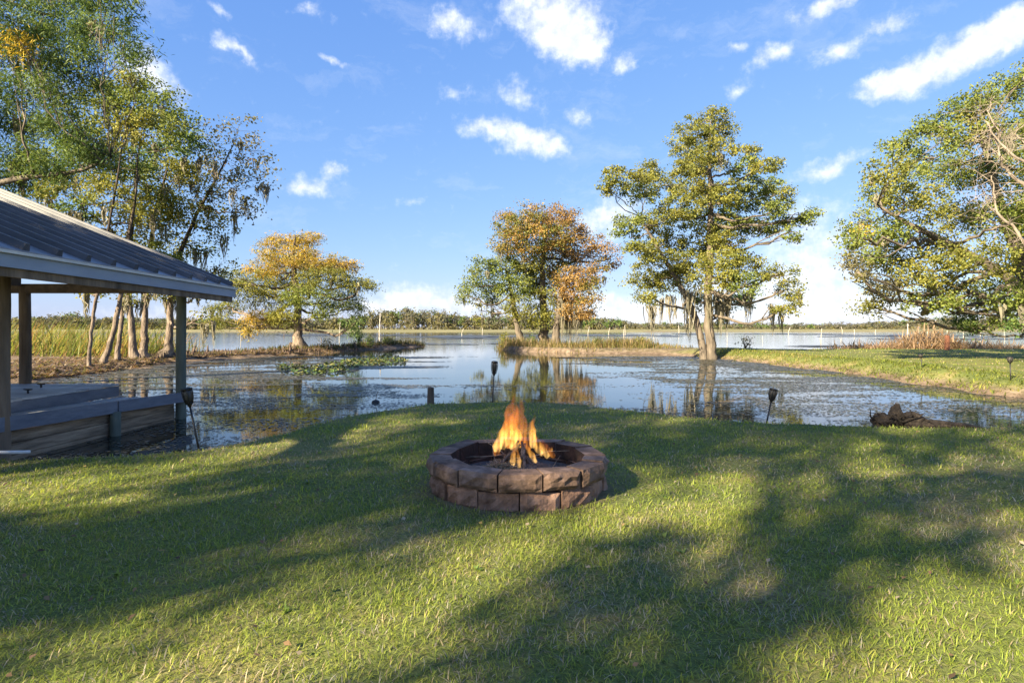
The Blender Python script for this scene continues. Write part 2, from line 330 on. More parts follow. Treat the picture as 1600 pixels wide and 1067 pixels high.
def sdist(poly, x, y):                   # signed distance, positive inside
    p = np.array(poly); q = np.roll(p, -1, 0); d = np.full(x.shape, 1e9); ins = np.zeros(x.shape, bool)
    for (ax, ay), (bx, by) in zip(p, q):
        ex, ey = bx - ax, by - ay; t = np.clip(((x - ax) * ex + (y - ay) * ey) / (ex * ex + ey * ey + 1e-12), 0, 1)
        d = np.minimum(d, np.hypot(x - ax - t * ex, y - ay - t * ey))
        c = ((ay > y) != (by > y)) & (x < (bx - ax) * (y - ay) / (by - ay + 1e-12) + ax); ins ^= c
    return np.where(ins, d, -d)
def terrain(x, y):
    x = np.asarray(x, float); y = np.asarray(y, float)
    jig = (fbm(x * 1.3, y * 1.3, 5) - .5) * np.clip(np.hypot(x, y) / 20, .25, 1.2)
    s1 = sdist(main_poly, x, y) + jig * .7; s2 = sdist(left_poly, x, y) + jig * 1.1; s3 = sdist(far_poly, x, y)
    right = sstep((y - 11.0) / 4.0) * sstep((x - 3) / 3); spit = sstep((y - 29) / 4) * sstep((12 - x) / 3)
    plat = 0.17 * right * (1 - spit) + .06 * spit + .02 * (fbm(x * .5, y * .5, 3) - .5)
    w = .40 + .75 * right
    def prof(s, pl, w): return np.where(s > 0, WZ + (pl - WZ) * sstep(s / w) ** .8, WZ + np.maximum(-.9, .45 * s))
    z1 = prof(s1, plat, w); z2 = prof(s2, .02 + .16 * (fbm(x * .8, y * .8, 9) - .4), 1.3); z3 = prof(s3, .25, 12)
    # a low wooded rise on the far right shore
    z3 = z3 + np.where(s3 > 0, 0.0 * np.exp(-((x - 240) / 60) ** 2 - ((y - 390) / 70) ** 2), 0)
    z = np.maximum(np.maximum(z1, z2), z3)
    lawn = sstep((s1 - .22 - .08 * right) / .25) * (1 - spit * .85)
    lawn = lawn * (1 - .8 * np.exp(-np.maximum(np.hypot(x - .05, y - 4.72) - .66, 0) ** 2 / .012))
    marsh = (s3 > 0).astype(float)
    return z, lawn, marsh, s1, s2, s3
def gz(x, y): return float(terrain(np.array([x]), np.array([y]))[0][0])
def axis(lo, a, b, hi, step, grow):
    v = list(np.arange(a, b + 1e-6, step)); s = step
    while v[-1] < hi: s *= grow; v.append(v[-1] + s)
    s = step; l = []; c = a
    while c > lo: s *= grow; c -= s; l.append(c)
    return np.array(l[::-1] + v)
ax_, ay_ = axis(-4000, -13, 19, 4000, .2, 1.12), axis(-400, 1, 36, 6500, .16, 1.11)
gx, gy = np.meshgrid(ax_, ay_); z, lawn, marsh, *_ = terrain(gx.ravel(), gy.ravel())
nx, ny = len(ax_), len(ay_); idx = np.arange(nx * ny).reshape(ny, nx)
quads = np.stack([idx[:-1, :-1], idx[:-1, 1:], idx[1:, 1:], idx[1:, :-1]], -1).reshape(-1, 4)
ground = link('ground', mesh_np('ground', np.stack([gx.ravel(), gy.ravel(), z], 1), [quads], ground_mat(), {'lawn': lawn, 'marsh': marsh}, True)); tag(ground, kind='structure')
wm = MB(); wm.add([(-4000, -300, WZ), (4000, -300, WZ), (4000, 700, WZ), (-4000, 700, WZ)], [(0, 1, 2, 3)])
water = wm.build('water', water_mat()); tag(water, kind='structure')

# ------------------------------------------------------------------ leaves, limbs, trees
PAL = {  # leaf colours as the leaves have them
    'green': [(.08, .105, .024), (.105, .128, .028), (.125, .138, .033)],
    'dark': [(.045, .075, .022), (.065, .10, .028), (.09, .12, .032)],
    'olive': [(.125, .125, .026), (.15, .143, .03), (.098, .108, .026)],
    'gold': [(.24, .17, .032), (.28, .185, .034), (.18, .15, .03)],
    'orange': [(.185, .11, .04), (.22, .135, .045), (.14, .095, .035)],
    'mixed': [(.14, .11, .03), (.09, .10, .025), (.20, .12, .035)],
    'yellow': [(.34, .24, .03), (.28, .21, .03), (.18, .17, .03)],
    'grey': [(.08, .075, .045), (.11, .10, .055), (.12, .11, .04)],
    'wood': [(.072, .072, .052), (.088, .08, .06), (.06, .066, .044)]}
def leaf_quads(C, nrm, L, Wd, r, droop=0.0):
    n = len(C); t = r.normal(size=(n, 3)); t[:, 2] -= droop; t -= nrm * (t * nrm).sum(1, keepdims=True)
    t /= np.linalg.norm(t, axis=1, keepdims=True) + 1e-9; b = np.cross(nrm, t)
    L = (L * r.uniform(.6, 1.35, n))[:, None]; Wd = (Wd * r.uniform(.7, 1.3, n))[:, None]
    V = np.stack([C - t * L * .5, C + b * Wd * .5 + t * L * .08, C + t * L * .5, C - b * Wd * .5 + t * L * .08], 1)
    V[:, [0, 2], 2] -= (L * .08)
    return V.reshape(-1, 3), np.arange(4 * n).reshape(-1, 4)
def unit(r, n):
    v = r.normal(size=(n, 3)); return v / np.linalg.norm(v, axis=1, keepdims=True)
def foliage(blobs3, r, L, Wd, per, rc, flat, droop, hollow=.45, up=.5):
    """blobs3: (centre, radii, palette, amount).  Sprays of leaves spread through each blob's volume."""
    Vs, Fs, Cs = [], [], []; base = 0
    for c, R, pal, n in blobs3:
        n = max(4, int(n)); d = unit(r, n); rad = hollow + (1 - hollow) * r.random(n) ** .6; rad *= 1 + .13 * r.normal(size=n)
        cc = c + d * R * rad[:, None]
        tint = r.uniform(.78, 1.22, n); hue = r.integers(0, 3, n)
        m = (per * r.uniform(.5, 1.4, n)).astype(int) + 2; k = np.repeat(np.arange(n), m)
        size = rc * r.uniform(.6, 1.35, n)
        off = np.clip(r.normal(size=(len(k), 3)), -2.1, 2.1) * .5 * size[k][:, None] * np.array([1, 1, flat])
        off[:, 2] -= droop * np.abs(r.normal(size=len(k))) * size[k] * .6
        C = cc[k] + off
        nr = unit(r, len(k)) + np.array([0, 0, up]) + d[k] * .35; nr /= np.linalg.norm(nr, axis=1, keepdims=True)
        V, F = leaf_quads(C, nr, L, Wd, r, droop)
        p = np.array(PAL[pal]); col = p[np.where(r.random(len(k)) < .86, hue[k], r.integers(0, 3, len(k)))] * (1.6 * tint[k] * r.uniform(.88, 1.12, len(k)))[:, None]
        Vs.append(V); Fs.append(F + base); Cs.append(np.repeat(col, 4, 0)); base += len(V)
    return np.concatenate(Vs), np.concatenate(Fs), np.concatenate(Cs)
def moss_mesh(tops, r, off):             # hanks of hanging strands: (point, length, strands)
    V, F, C = [], [], []
    for p, ln, ns in tops:
        sp = .03 + .055 * ln
        for _ in range(ns):
            q = p + np.array([r.normal() * sp, r.normal() * sp, r.normal() * .06]); l = ln * r.uniform(.35, 1.0); a = r.uniform(0, math.pi)
            w = .026 * r.uniform(.6, 1.5); s = np.array([math.cos(a), math.sin(a), 0]) * w; b = len(V); dr = (p - q) * np.array([.8, .8, 0])
            for i in range(5):
                t = i / 4; c = q + dr * t * t - np.array([0, 0, l * t]) + np.append(r.normal(size=2) * .03, 0); k = (1.2 - t) if i < 4 else .1
                V += [c - s * k, c + s * k]
            F += [(b + 2 * i, b + 2 * i + 1, b + 2 * i + 3, b + 2 * i + 2) for i in range(4)]
            cc = np.array([.25, .23, .175]) * r.uniform(.6, 1.2); C += [cc] * 10
    return mesh_np('moss', np.array(V) - off, [np.array(F)], M_moss, {'col': np.array(C)})
def tree(name, label, cat, D, trunks, blobs, group=None, seed=1, L=.13, Wd=.085, per=40, rc=.42, dens=11, flat=.55, droop=.15, bark=None,
         moss=(), nmoss=0, depth=.55, limb_r=.3, flare=1.5, mlen=(.4, 1.2), twigs=5, vs=1.25):
    r = np.random.default_rng(seed); bark = bark or M_bark
    x0, y0 = trunks[0][0][:2]; b0 = P(x0, y0, D); base = np.array([b0[0], b0[1], gz(b0[0], b0[1]) - .04])
    root = thing(name, tuple(base), label, cat, group); wood = MB(); paths = []
    for tr in trunks:
        pts = []
        for i, q in enumerate(tr):
            p = P(q[0], q[1], D + (q[3] if len(q) > 3 else 0)); pts.append([*p, q[2]])
        pts[0][2] = min(pts[0][2], gz(pts[0][0], pts[0][1]) - .06) if tr is trunks[0] or abs(pts[0][2] - base[2]) < .6 else pts[0][2]
        sp = smooth_path(pts, 5); sp[:, 3] *= 1 + (flare - 1) * np.exp(-np.arange(len(sp)) / 1.4); sp[1:, :2] += r.normal(size=(len(sp) - 1, 2)) * sp[1:, 3:4] * .12
        wood.tube(sp[:, :3], np.maximum(sp[:, 3], .012), 9, wob=.16, r=r); paths.append(sp)
    allp = np.concatenate([p[2:] for p in paths]); half = (max(b[0] + b[2] for b in blobs) - min(b[0] - b[2] for b in blobs)) / 2 / FPX * D
    b3 = []
    for b in blobs:
        cx, cy, rx, ry = b[:4]; pal = b[4] if len(b) > 4 else 'green'; am = 1.9 * (b[5] if len(b) > 5 else 1.0)
        dy = r.uniform(-1, 1) * half * depth; c = P(cx, cy, D + dy); R = np.array([rx, .5 * (rx + ry) * 1.05, ry * vs]) / FPX * (D + dy)
        area = R[0] * R[2] + .5 * R[1] * R[0]; b3.append((c, R, pal, dens * am * area + 3))
        dd = np.linalg.norm((allp[:, :3] - c) * np.array([1, 1, 1.0]), axis=1) + np.where(allp[:, 2] > c[2] + .3, 6, 0) ; k = int(np.argmin(dd))
        s = allp[k]; ln = np.linalg.norm(c - s[:3]); r0 = min(s[3] * .6, limb_r * .09 + .014 * ln)
        mid = (s[:3] + c) / 2 + np.array([r.normal() * .12 * ln, r.normal() * .12 * ln, -.10 * ln + r.normal() * .06 * ln])
        sp = smooth_path([[*s[:3], r0], [*mid, r0 * .7], [*c, r0 * .4]], 5); sp[1:-1, :3] += r.normal(size=(len(sp) - 2, 3)) * .02 * ln
        wood.tube(sp[:, :3], np.maximum(sp[:, 3], .008), 6)
        for _ in range(twigs):
            j = r.integers(len(sp) // 2, len(sp)); d = unit(r, 1)[0]; e = c + d * R * r.uniform(.6, .98); st = sp[j]
            m2 = (st[:3] + e) / 2 + r.normal(size=3) * .08 * np.linalg.norm(e - st[:3])
            q = smooth_path([[*st[:3], st[3] * .6], [*m2, st[3] * .4], [*e, .005]], 3); wood.tube(q[:, :3], np.maximum(q[:, 3], .006), 4, cap=False)
    wood.build('trunk', bark, root, True)
    V, F, C = foliage(b3, r, L, Wd, per, rc, flat, droop)
    crown = link('crown', mesh_np('crown', V - base, [F], M_leaf, {'col': C}), root)
    for m in moss: link('moss_hank', moss_mesh([(P(m[0], m[1], D + r.uniform(-.6, .6)), 1.45 * m[2] / FPX * D, int(m[3] * 1.6))], r, base), root)
    tops = []
    for _ in range(nmoss):
        c, R, _p, _n = b3[r.integers(len(b3))]; a = r.uniform(0, 6.28); q = math.sqrt(r.random()) * .85
        tops.append((c + np.array([math.cos(a) * R[0] * q, math.sin(a) * R[1] * q, -R[2] * r.uniform(.2, .8)]), r.uniform(*mlen), r.integers(9, 20)))
    if tops: link('moss', moss_mesh(tops, r, base), root)['kind'] = 'stuff'
    return root

# ------------------------------------------------------------------ boathouse over the slip
def boathouse():
    root = thing('boathouse', (-5.3, 7.6, -.3), 'open boathouse with ribbed metal roof on round timber posts over water', 'boathouse')
    def T(x, y, z): return (x, y, z - (y - 5.5) * .011)          # the old frame sags slightly towards the water
    near_c, far_c = (-5.44, 6.37), (-5.28, 9.5)
    def post(x, y, z0, z1, r, mat, lean=0):
        m = MB(); rr = np.random.default_rng(int(abs(x * 100 + y * 10)))
        zs = np.linspace(z0, z1, 7); m.tube([(x + lean * (zz - z0) + rr.normal() * .004, y + rr.normal() * .004, zz) for zz in zs], [r * (1.05 - .08 * i / 6) for i in range(7)], 14)
        o = m.build('post', mat, root, True); return o
    post(near_c[0] - .05, near_c[1], -1.0, 2.0, .098, M_post)
    post(*far_c, -1.0, 1.93, .075, M_postg)
    post(-7.95, 9.72, -1.0, 1.93, .083, M_post)
    post(-5.33, 8.0, -1.0, .12, .068, M_postg)
    post(-10.9, 9.8, -1.0, 1.93, .085, M_post); post(-13.2, 9.8, -1.0, 1.93, .085, M_post); post(-13.3, 6.4, -1.0, 1.97, .09, M_post); post(-5.6, 3.9, -.4, 2.0, .1, M_post); post(-13.3, 3.9, -.4, 2.0, .09, M_post)
    # roof: two slopes, ridge along the slip
    ye0, ye1, xe, xr, ze = 3.2, 10.0, -4.67, -9.3, 1.985; pitch = .402; zr = ze + (xe - xr) * pitch
    def slope(sign):
        m = MB(); e = xe if sign > 0 else 2 * xr - xe
        a, b, c, d = T(e, ye0, ze), T(e, ye1, ze), T(xr, ye1, zr), T(xr, ye0, zr); th = .03
        up = [a, b, c, d]; dn = [(p[0], p[1], p[2] - th) for p in up]
        m.add(up + dn, [(0, 1, 2, 3), (7, 6, 5, 4), (0, 4, 5, 1), (1, 5, 6, 2), (2, 6, 7, 3), (3, 7, 4, 0)])
        rf = m.build('roof', M_roof, root)
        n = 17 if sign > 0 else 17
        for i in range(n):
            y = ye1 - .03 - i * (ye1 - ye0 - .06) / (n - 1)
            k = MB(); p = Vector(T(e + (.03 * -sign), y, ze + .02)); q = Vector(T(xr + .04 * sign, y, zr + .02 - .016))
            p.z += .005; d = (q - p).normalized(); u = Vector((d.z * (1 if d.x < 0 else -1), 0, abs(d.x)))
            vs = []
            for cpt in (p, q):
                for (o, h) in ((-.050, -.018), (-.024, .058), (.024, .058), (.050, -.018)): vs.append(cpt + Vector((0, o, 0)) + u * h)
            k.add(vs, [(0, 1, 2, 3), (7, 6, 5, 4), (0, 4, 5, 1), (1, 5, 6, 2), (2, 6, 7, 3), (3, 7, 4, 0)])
            k.build('roof_rib', M_rib_shade, rf)
        return rf
    slope(1); slope(-1)
    m = MB(); m.bar(T(xr, ye0, zr + .05), T(xr, ye1, zr + .05), .24, .03); m.build('ridge_cap', M_roof, root)
    m = MB(); m.bar(T(xe + .012, ye0, ze - .115), T(xe + .012, ye1 + .01, ze - .115), .025, .125); m.build('fascia', M_fascia, root)
    m = MB(); m.bar(T(xe + .03, ye0, ze - .036), T(xe + .03, ye1 + .012, ze - .036), .045, .028); m.build('drip_edge', M_drip, root)
    m = MB(); m.bar(T(xe - .016, ye1 - .01, ze - .08), T(xr, ye1 - .01, zr - .08), .03, .09, (0, 0, 1)); m.build('rake_board', M_fascia, root)
    m = MB(); m.bar(T(xe - .03, ye0, ze - .20), T(xe - .03, ye1 - .04, ze - .20), .045, .12); m.build('sub_fascia', M_post, root)
    # headers and rafters
    hb = 1.93
    def beam(p, q, w, h, name='header_beam', mat=M_beam): b = MB(); b.bar(p, q, w, h); b.build(name, mat, root)
    beam((-5.40, 3.6, 1.985), (-5.30, 9.72, 1.905), .09, .16)
    beam((-5.22, 9.62, 1.88), (-13.4, 9.88, 1.90), .09, .15)
    beam((-13.3, 3.6, 1.985), (-13.3, 9.8, 1.905), .09, .16)
    beam((-5.9, 3.7, 2.12), (-5.85, 9.5, 2.05), .05, .14, mat=M_post); beam((-7.95, 3.7, 2.06), (-7.95, 9.6, 1.99), .07, .14)
    for i in range(9):
        y = 4.1 + i * .66; b = MB(); b.bar(T(xe - .12, y, ze - .12), T(xr, y, zr - .125), .045, .12); b.build('rafter', M_beam, root)
    # dock: edge beam, bulkhead planks, lower walk and raised platform with boards
    beam((-5.53, 4.2, .27), (-5.34, 8.02, .183), .05, .155, 'edge_board', M_deck); beam((-5.335, 8.05, .185), (-5.19, 9.62, .147), .05, .15, 'edge_board', M_deck)
    z = .135
    for i in range(3):
        b = MB(); b.bar((-5.58, 4.2, z - .06 - i * .135), (-5.37, 9.42, z - .10 - i * .135), .04 + .01 * (i % 2), .127); b.build('bulkhead_plank', M_plank, root)
    for i in range(5):
        x = -5.72 - i * .15; b = MB(); b.bar((x, 4.2, .205), (x + .12, 9.5, .125), .14, .035); b.build('walk_board', M_decktop, root)
    b = MB(); b.bar((-6.26, 4.3, .235), (-6.44, 9.72, .215), .045, .16); b.build('platform_edge', M_deck, root)
    rr = np.random.default_rng(4)
    for i in range(38):
        y = 4.38 + i * .142; b = MB(); x1 = -6.235 - (y - 4.3) * .033; b.bar((x1, y, .322 + rr.normal() * .002), (-13.2, y, .322 + rr.normal() * .003), .134, .03); b.build('deck_board', M_decktop, root)
    for x, y in ((-6.75, 8.3), (-7.2, 9.1)):                         # mooring cleats on the platform edge
        b = MB(); b.tube([(x, y, .33), (x, y, .385)], [.014, .012], 8); b.tube([(x - .06, y, .392), (x, y, .385), (x + .06, y, .392)], [.008, .013, .008], 8); b.build('cleat', M_black, root, True)
    return root
boathouse()
b = MB(); b.tube([(-5.6, 5.72, .045), (-4.70, 5.80, .04)], [.017, .017], 10)
tag(b.build('plastic_pipe', M_white, None, True), 'thin white plastic pipe lying at the foot of the boathouse post', 'pipe')

# ------------------------------------------------------------------ fire pit, tinder, campfire
PX, PY = .05, 4.72
def firepit():
    root = thing('fire_pit', (PX, PY, 0), 'round fire pit of two courses of reddish brown concrete blocks', 'fire pit')
    r = np.random.default_rng(8); n = 14
    for course, (ro, ri, z0, z1, ph, mat) in enumerate(((.672, .53, -.03, .123, .5, M_blockb), (.695, .53, .127, .252, .02, M_block))):
        for k in range(n):
            a0 = 2 * math.pi * (k + ph) / n - math.pi / 2; half = math.pi / n; m = MB()
            gap = .0045; tilt = r.normal() * .006; dz = r.normal() * .004; dr = r.normal() * .006
            nu, nv = 6, 4; g = {}; vs = []; fs = []
            ca, sa = math.cos(a0), math.sin(a0)
            def pt(u, d, zz):                                         # u -1..1 along the chord, d distance from centre plane
                hw = (d / math.cos(half)) * math.sin(half) - gap; t = u * hw
                return (PX + ca * (d + dr) - sa * t, PY + sa * (d + dr) + ca * t, zz + dz + tilt * u)
            od, idd = ro * math.cos(half) + .012, ri * math.cos(half)
            for j in range(nv + 1):
                for i in range(nu + 1):
                    u = -1 + 2 * i / nu; v = j / nv; edge = (abs(u) > .99) or j in (0, nv)
                    d = od + (-.012 if edge else .010 + r.normal() * .006); g[i, j] = len(vs); vs.append(pt(u * (.985 if edge else 1), d, z0 + (z1 - z0) * (v if 0 < v < 1 else (.03 if v == 0 else .985))))
            for j in range(nv):
                for i in range(nu): fs.append((g[i, j], g[i + 1, j], g[i + 1, j + 1], g[i, j + 1]))
            b = len(vs); inner = [pt(-1, idd, z0), pt(1, idd, z0), pt(1, idd, z1), pt(-1, idd, z1), pt(-1, od - .035, z1), pt(1, od - .035, z1)]
            vs += inner; top = [g[i, nv] for i in range(nu + 1)]; bot = [g[i, 0] for i in range(nu + 1)]
            fs.append(tuple(top + [b + 5, b + 4])); fs.append((b + 4, b + 5, b + 2, b + 3)); fs.append((b + 1, b, b + 3, b + 2))
            fs.append(tuple(bot[::-1] + [b, b + 1])); fs.append(tuple([g[nu, j] for j in range(nv + 1)] + [b + 5, b + 2, b + 1])); fs.append(tuple([b, b + 3, b + 4] + [g[0, j] for j in range(nv, -1, -1)]))
            m.add(vs, fs); ob = m.build('block', mat, root); ob.data.materials.append(M_soot); ob.data.polygons[nu * nv + 2].material_index = 1
    r2 = np.random.default_rng(3); m = MB(); prof = [(.0, .19), (.12, .18), (.24, .155), (.40, .12), (.535, .09)]
    vs = []; fs = []; nn = 26
    for (rad, zz) in prof:
        for k in range(nn):
            t = 2 * math.pi * k / nn; vs.append((PX + rad * math.cos(t), PY + rad * math.sin(t), zz + r2.normal() * .008))
    for i in range(len(prof) - 1):
        for k in range(nn): fs.append((i * nn + k, (i + 1) * nn + k, (i + 1) * nn + (k + 1) % nn, i * nn + (k + 1) % nn))
    m.add(vs, fs); m.build('ash_bed', M_ash, root, True)
    return root
firepit()
def tinder():
    r = np.random.default_rng(21); V, F, C = [], [], []
    for c, R, n in (((-.15, -.22, .14), (.19, .15, .13), 2000), ((.02, -.27, .11), (.24, .13, .11), 1400), ((.24, -.18, .08), (.18, .14, .09), 900), ((-.03, .02, .12), (.22, .17, .16), 900)):
        for _ in range(n):
            d = unit(r, 1)[0]; d[2] = abs(d[2]); p = np.array([PX, PY, .0]) + np.array(c) * np.array([1, 1, .6]) + d * np.array(R) * r.uniform(.7, 1.05)
            a = r.uniform(0, 6.28); t = np.array([math.cos(a), math.sin(a), r.normal() * .35]); l = r.uniform(.03, .10); w = r.uniform(.0012, .0028); s = np.cross(t, [0, 0, 1]); s = s / np.linalg.norm(s) * w + np.array([0, 0, w * .6])
            b = len(V); bend = unit(r, 1)[0] * l * .25
            for i in range(3):
                u = i / 2 - .5; q = p + t * l * u + bend * (1 - 4 * u * u); V += [q - s, q + s]
            F += [(b, b + 1, b + 3, b + 2), (b + 2, b + 3, b + 5, b + 4)]; cc = np.array([.30, .24, .165]) * r.uniform(.4, 1.4); C += [cc] * 6
    o = link('tinder', mesh_np('tinder', np.array(V), [np.array(F)], M_moss, {'col': np.array(C)}))
    tag(o, 'heap of dry brown straw and moss burning inside the fire pit', 'tinder', kind='stuff')
tinder()
def sticks():
    r = np.random.default_rng(5)
    def stick(pts, rad, mat, label, group):
        m = MB(); sp = smooth_path([[*p, q] for p, q in zip(pts, rad)], 4); sp[1:-1, :3] += r.normal(size=(len(sp) - 2, 3)) * rad[0] * .35
        m.tube(sp[:, :3], sp[:, 3], 7); o = m.build('stick', mat, None, True); tag(o, label, 'stick', group)
    for k in range(9):                                               # the burning tepee
        a = 2 * math.pi * (k + .3 * r.random()) / 9; R = r.uniform(.20, .27); top = (PX + .01 + r.normal() * .02, PY + r.normal() * .02, r.uniform(.28, .36))
        p0 = (PX + math.cos(a) * R, PY + math.sin(a) * R, .055); mid = tuple((np.array(p0) + np.array(top)) / 2 + r.normal(size=3) * .012)
        stick([p0, mid, top], [r.uniform(.013, .024)] + [.014, .009], M_char, 'charred stick leaning into the burning tepee in the fire pit', 'burning sticks in the fire pit')
    for p0, p1, p2, rad in (((-.10, -.10, .08), (-.19, .0, .22), (-.215, .10, .40), .006), ((-.12, .02, .24), (-.26, -.02, .235), (-.42, .06, .21), .005), ((-.16, -.12, .10), (-.28, -.14, .13), (-.36, -.05, .17), .005),
                            ((.10, .10, .2), (.25, .16, .235), (.42, .15, .245), .005), ((.2, -.12, .1), (.27, -.08, .17), (.33, -.05, .25), .004), ((-.08, .12, .2), (-.2, .2, .27), (-.33, .28, .33), .004), ((-.15, -.2, .09), (-.28, -.19, .12), (-.40, -.13, .14), .004)):
        o = np.array([PX, PY, 0]); stick([tuple(o + p0), tuple(o + p1), tuple(o + p2)], [rad, rad * .8, rad * .4], M_twig, 'thin dry twig poking out of the straw in the fire pit', 'dry twigs in the fire pit')
sticks()
def flame_mat(name, k, cols):
    m = bpy.data.materials.new(name); m.use_nodes = True; nt = m.node_tree; nt.nodes.clear(); N = nt.nodes.new; L = nt.links.new
    tc = N('ShaderNodeTexCoord'); sp = N('ShaderNodeSeparateXYZ'); L(tc.outputs['Generated'], sp.inputs[0])
    n = N('ShaderNodeTexNoise'); mp = N('ShaderNodeMapping'); L(tc.outputs['Object'], mp.inputs[0]); mp.inputs['Scale'].default_value = (34, 34, 7); n.inputs['Scale'].default_value = 1; n.inputs['Detail'].default_value = 3; L(mp.outputs[0], n.inputs['Vector'])
    cr = N('ShaderNodeValToRGB'); e = cr.color_ramp.elements; e[0].position, e[0].color = 0, (*cols[0], 1); e[1].position, e[1].color = .95, (*cols[2], 1); q = e.new(.5); q.color = (*cols[1], 1); L(sp.outputs[2], cr.inputs[0])
    fr = N('ShaderNodeMapRange'); L(sp.outputs[2], fr.inputs['Value']); fr.inputs['To Min'].default_value = k; fr.inputs['To Max'].default_value = k * .25
    nr = N('ShaderNodeMapRange'); L(n.outputs['Fac'], nr.inputs['Value']); nr.inputs['From Min'].default_value = .40; nr.inputs['From Max'].default_value = .66; nr.inputs['To Min'].default_value = .03; nr.inputs['To Max'].default_value = 2.4
    mu = N('ShaderNodeMath'); mu.operation = 'MULTIPLY'; L(fr.outputs[0], mu.inputs[0]); L(nr.outputs[0], mu.inputs[1])
    em = N('ShaderNodeEmission'); L(cr.outputs[0], em.inputs['Color']); L(mu.outputs[0], em.inputs['Strength'])
    out = N('ShaderNodeOutputMaterial'); L(em.outputs[0], out.inputs['Volume']); return m
def campfire():
    root = thing('campfire', (PX, PY, .1), 'bright orange and yellow flames rising from the fire pit', 'fire'); r = np.random.default_rng(2)
    hot = flame_mat('flame_hot', 4.6, ((1, .60, .18), (1, .42, .06), (1, .20, .015))); wisp = flame_mat('flame_wisp', 1.4, ((1, .36, .05), (1, .25, .03), (1, .18, .03)))
    for (bx, by, tx, ty, w, dy, mt) in ((776, 706, 803, 640, 11, -.05, hot), (784, 702, 808, 646, 9, .03, hot), (800, 700, 803, 612, 17, .02, wisp), (814, 698, 811, 622, 17, .05, wisp), (806, 705, 806, 652, 13, 0, hot), (832, 700, 833, 645, 8, 0, hot),
                                      (826, 702, 822, 655, 9, .06, wisp), (800, 728, 807, 690, 6, -.16, hot), (811, 731, 808, 694, 5, -.18, hot), (838, 722, 818, 688, 6, -.13, hot), (857, 714, 828, 672, 8, -.02, hot), (846, 712, 826, 668, 7, -.05, hot),
                                      (860, 706, 861, 695, 4, .1, hot), (774, 712, 782, 685, 7, -.08, wisp), (866, 714, 838, 680, 6, .02, wisp), (792, 700, 796, 630, 13, .08, wisp)):
        Y = PY + dy; a = P(bx, by, Y); t = P(tx, ty, Y); R = (.78 if mt is hot else .9) * w / FPX * Y; n = 11; pts = []; rad = []
        for i in range(n):
            u = i / (n - 1); c = a + (t - a) * u; s = math.sin(u * 5 + bx) * R * .35 * u; c = c + np.array([s + r.normal() * R * .10, r.normal() * R * .12, 0])
            pts.append(c); rad.append(max(.002, R * (math.sin(math.pi * min(1, (u * .92 + .06)) ** .62) ** .9) * (1 + .12 * r.normal())))
        m = MB(); m.tube(pts, rad, 9, wob=.25, r=r); m.build('flame', mt, root, True)
    em, nt, bs, out = mat_base('added_ember'); bs.inputs['Base Color'].default_value = (.05, .02, .015, 1); bs.inputs['Emission Color'].default_value = (1, .16, .02, 1); bs.inputs['Emission Strength'].default_value = 1.1  # glowing lumps added for more glow on the inner blocks
    for k in range(16):
        a = r.uniform(0, 6.28); d = math.sqrt(r.random()) * .2; m = MB(); c = np.array([PX + math.cos(a) * d, PY - .06 + math.sin(a) * d, .185 - d * .25]); e = unit(r, 1)[0] * r.uniform(.012, .03)
        m.tube([c - e, c, c + e], [.006, .011, .005], 6, wob=.4, r=r); m.build('added_ember', em, root)
campfire()

# ------------------------------------------------------------------ garden torches
def torch(fx, fy, z, tx, ty, label, h=None):
    x, y = G(fx, fy, z); x, y = float(x), float(y); top = P(tx, ty, y); v = Vector(top) - Vector((x, y, z)); H = v.length; q = Vector((0, 0, 1)).rotation_difference(v.normalized())
    g = gz(x, y); root = thing('garden_torch', (x, y, min(z, g + .02)), label, 'torch', 'garden torches round the pond', q.to_euler()); k = H / .66
    def part(mb, name, mat): link(name, mb.mesh(name, mat, True), root)
    hh = .19 * k; zb = H - hh
    m = MB(); m.tube([(0, 0, -.12), (0, 0, .25 * H), (0, 0, zb + .01)], [.010, .011, .011], 10); part(m, 'pole', M_black)
    m = MB(); m.lathe([(.009, zb - .02), (.018, zb), (.030, zb + .025 * k), (.036, zb + .035 * k)], 14); part(m, 'socket', M_black)
    m = MB(); m.lathe([(.026, zb + .03 * k), (.044, zb + .09 * k), (.047, zb + .14 * k), (.040, zb + .165 * k)], 14); part(m, 'diffuser', M_lens)
    for i in range(6):
        a = 2 * math.pi * i / 6; m = MB(); m.tube([(math.cos(a) * rr, math.sin(a) * rr, zz) for rr, zz in ((.032, zb + .02 * k), (.052, zb + .085 * k), (.057, zb + .14 * k), (.049, zb + .178 * k))], [.006] * 4, 6); part(m, 'cage_rib', M_black)
    m = MB(); m.lathe([(.046, zb + .165 * k), (.057, zb + .172 * k), (.056, zb + .186 * k), (.03, zb + .195 * k)], 16); part(m, 'cap', M_black)
torch(311, 701, .0, 291, 604, 'black garden torch leaning beside the boathouse corner post')
torch(769, 625, .0, 773, 550, 'black garden torch standing at the water behind the fire pit')
torch(1195, 656, -.02, 1209, 589, 'black tilted garden torch on the lawn edge opposite the large two-trunked tree')
torch(1441, 575, .15, 1438, 553, 'small black torch at the top of the grassy far bank, beyond the rotten stump')
torch(1579, 592, .12, 1578, 556, 'black upright torch on the shaded slope of the far grassy bank')

